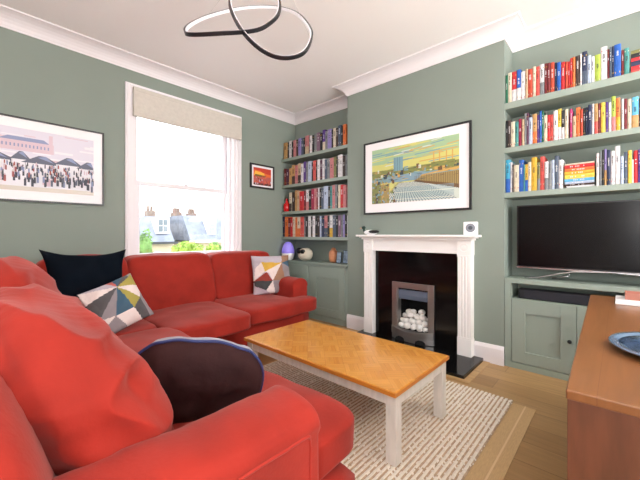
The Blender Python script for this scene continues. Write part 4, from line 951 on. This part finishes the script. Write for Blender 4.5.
for (a_, b_) in ((6.90, 7.11), (7.15, 7.36)):
    for (c_, e_) in ((1.27, 1.58), (1.62, 1.93)): mb.box(a_, b_, YO+.02, YO+.05, c_, e_)
mb.build('pane', M['glassdark'], d_)
ch = MB().box(7.25, 7.65, YO+2.5, YO+3.2, 1.5, 2.55).build('chimney', M['brick'], hs)
mb = MB(); [mb.lathe([(.09, 0), (.075, .3)], (x, YO+2.85, 2.55), 10) for x in (7.35, 7.55)]; mb.build('chimney_pots', M['brick'], ch)
h2_ = thing('neighbour_house', 'wide slate-roofed house with a pale dormer, right in the window', 'house', (9.6, YO+2, -3.5))
MB().box(8.60, 11.6, YO+.05, YO+6, -3.5, .70).build('wall', M['render'], h2_)
MB().prism([(YO-.15, .78), (YO+.9, 2.25), (YO+5.5, 2.25), (YO+6.2, .78)], 'x', 8.56, 11.7).build('roof', M['slate'], h2_)
MB().box(8.5, 11.8, YO-.28, YO-.12, .66, .78).build('gutter', M['trimw'], h2_)
d_ = MB().box(9.72, 10.24, YO+.05, YO+1.2, 1.12, 2.02).build('dormer', M['trimw'], h2_)
mb = MB(); mb.box(9.80, 10.16, YO+.02, YO+.05, 1.2, 1.56); mb.box(9.80, 10.16, YO+.02, YO+.05, 1.6, 1.94); mb.build('pane', M['photoblue'], d_)
for (xa, lb) in ((9.0, 'left'), (10.0, 'right')):
    ch = MB().box(xa, xa+.5, YO+3, YO+3.6, 2.0, 2.55).build('chimney', M['brick'], h2_); mb = MB(); [mb.lathe([(.09, 0), (.075, .3)], (xa+dx, YO+3.3, 2.55), 10) for dx in (.1, .25, .4)]; mb.build('chimney_pots', M['brick'], ch)
h3 = thing('brick_house', 'narrow orange brick gable seen between the two slate roofs', 'house', (8.2, YO+5, -3.5))
MB().prism([(7.85, -3.5), (8.8, -3.5), (8.8, 1.5), (8.32, 1.95), (7.85, 1.5)], 'y', YO+6.3, YO+9).build('wall', M['brick'], h3)
MB().box(8.25, 8.5, YO+6.27, YO+6.3, .9, 1.5).build('window', M['trimw'], h3)
def bush(name, label, c, r, m, nleaf=900, trunk=True, group='trees beyond the window'):
    root = thing(name, label, 'tree', (c[0], c[1], -3.5), group); q = random.Random(int(c[0]*100)); vs = []; fs = []
    for i in range(nleaf):
        while True:
            p = Vector((q.uniform(-1, 1), q.uniform(-1, 1), q.uniform(-1, 1)))
            if .45 < p.length < 1+.25*noise.noise(p*2.5+Vector(c)): break
        p = Vector((c[0]+p.x*r[0], c[1]+p.y*r[1], c[2]+p.z*r[2])); s = q.uniform(.05, .11)
        a = Vector((q.gauss(0, 1), q.gauss(0, 1), q.gauss(0, 1))).normalized(); b = a.orthogonal().normalized(); d2 = a.cross(b); k = len(vs)
        vs += [p-b*s, p+d2*s*.5, p+b*s, p-d2*s*.5]; fs.append((k, k+1, k+2, k+3))
    MB().add(vs, fs).build('foliage', m, root)
    MB().soft(c, (r[0]*.62, r[1]*.62, r[2]*.62), k=2.2, n=8, amp=.2, freq=1.5).build('inner_foliage', m, root)
    MB().tube([(c[0], c[1], -3.5), (c[0]+.05, c[1], -1.5), (c[0], c[1], c[2]-.2)], .09, 8).build('trunk', M['bark'], root)
bush('garden_tree', 'small yellow-green tree low at the lower right of the window', (8.3, 14.9, .05), (.45, .4, .6), M['leafa'])
bush('garden_tree', 'bright green round tree low in the middle of the window', (7.05, 15.0, .20), (.80, .5, .62), M['leafa'], 1300)
bush('garden_tree', 'darker green tree beneath the dormer at the window right', (9.25, 16.4, .0), (.5, .5, .7), M['leafb'])
bush('garden_tree', 'tall thin pale tree at the left edge of the window', (5.75, 16.6, .5), (.30, .35, .9), M['leafb'], 350)
bush('garden_tree', 'sparse tree rising at the right edge of the window', (10.35, 16.5, 1.0), (.28, .3, 1.6), M['leafb'], 500)
bush('garden_tree', 'distant tree crown showing above the slate roofs', (8.2, YO+11, 2.1), (.8, .8, 1.1), M['leafa'], 900)

# ---------------------------------------------------------------- world, light, camera
sc = bpy.context.scene
w = bpy.data.worlds.new('overcast_sky'); sc.world = w; w.use_nodes = True
bg = w.node_tree.nodes['Background']; bg.inputs['Color'].default_value = (.93, .965, 1, 1); bg.inputs['Strength'].default_value = SKY
def day(name, loc, rot, sx, sy, power, col=(1, 1, 1)):
    l = bpy.data.lights.new(name, 'AREA'); l.shape = 'RECTANGLE'; l.size = sx; l.size_y = sy; l.energy = power; l.color = col
    o = bpy.data.objects.new(name, l); C.objects.link(o); o.location = loc; o.rotation_euler = rot; return o
# fill lamps added in the unseen window openings, aimed up to brighten the ceiling
for i, (a, b, z0, z1) in enumerate(REAR):
    day('fill_rear', ((a+b)/2, YR-.22, (z0+z1)/2), (PI/2+1.25, 0, 0), b-a, z1-z0, REARW, (1, .97, .93))
day('fill_left', (XL-.24, -1.05, 1.55), (0, -PI/2-1.25, 0), 2.1, 1.7, LEFTW, (1, .97, .93))
p_ = day('daylight_front', (1.78, YW+.6, 1.75), (-PI/2, 0, 0), 1.15, 1.7, 1); p_.data.cycles.is_portal = True
cam = bpy.data.cameras.new('camera'); co = bpy.data.objects.new('camera', cam); C.objects.link(co); sc.camera = co
A_c = math.atan(352.5/325)
co.location = (0, 0, 1.15); co.rotation_euler = (PI/2, 0, -A_c)
cam.sensor_width = 36; cam.lens = 36*325/640; cam.shift_y = -6/640; cam.clip_start = .05; cam.clip_end = 200
sc.view_settings.view_transform = 'Standard'; sc.view_settings.look = 'None'; sc.view_settings.gamma = 1; sc.view_settings.exposure = EXPO; sc.view_settings.use_curve_mapping = False
sc.cycles.max_bounces = 10; sc.cycles.diffuse_bounces = 6; sc.cycles.transparent_max_bounces = 8; sc.cycles.sample_clamp_indirect = 6; sc.cycles.use_denoising = True
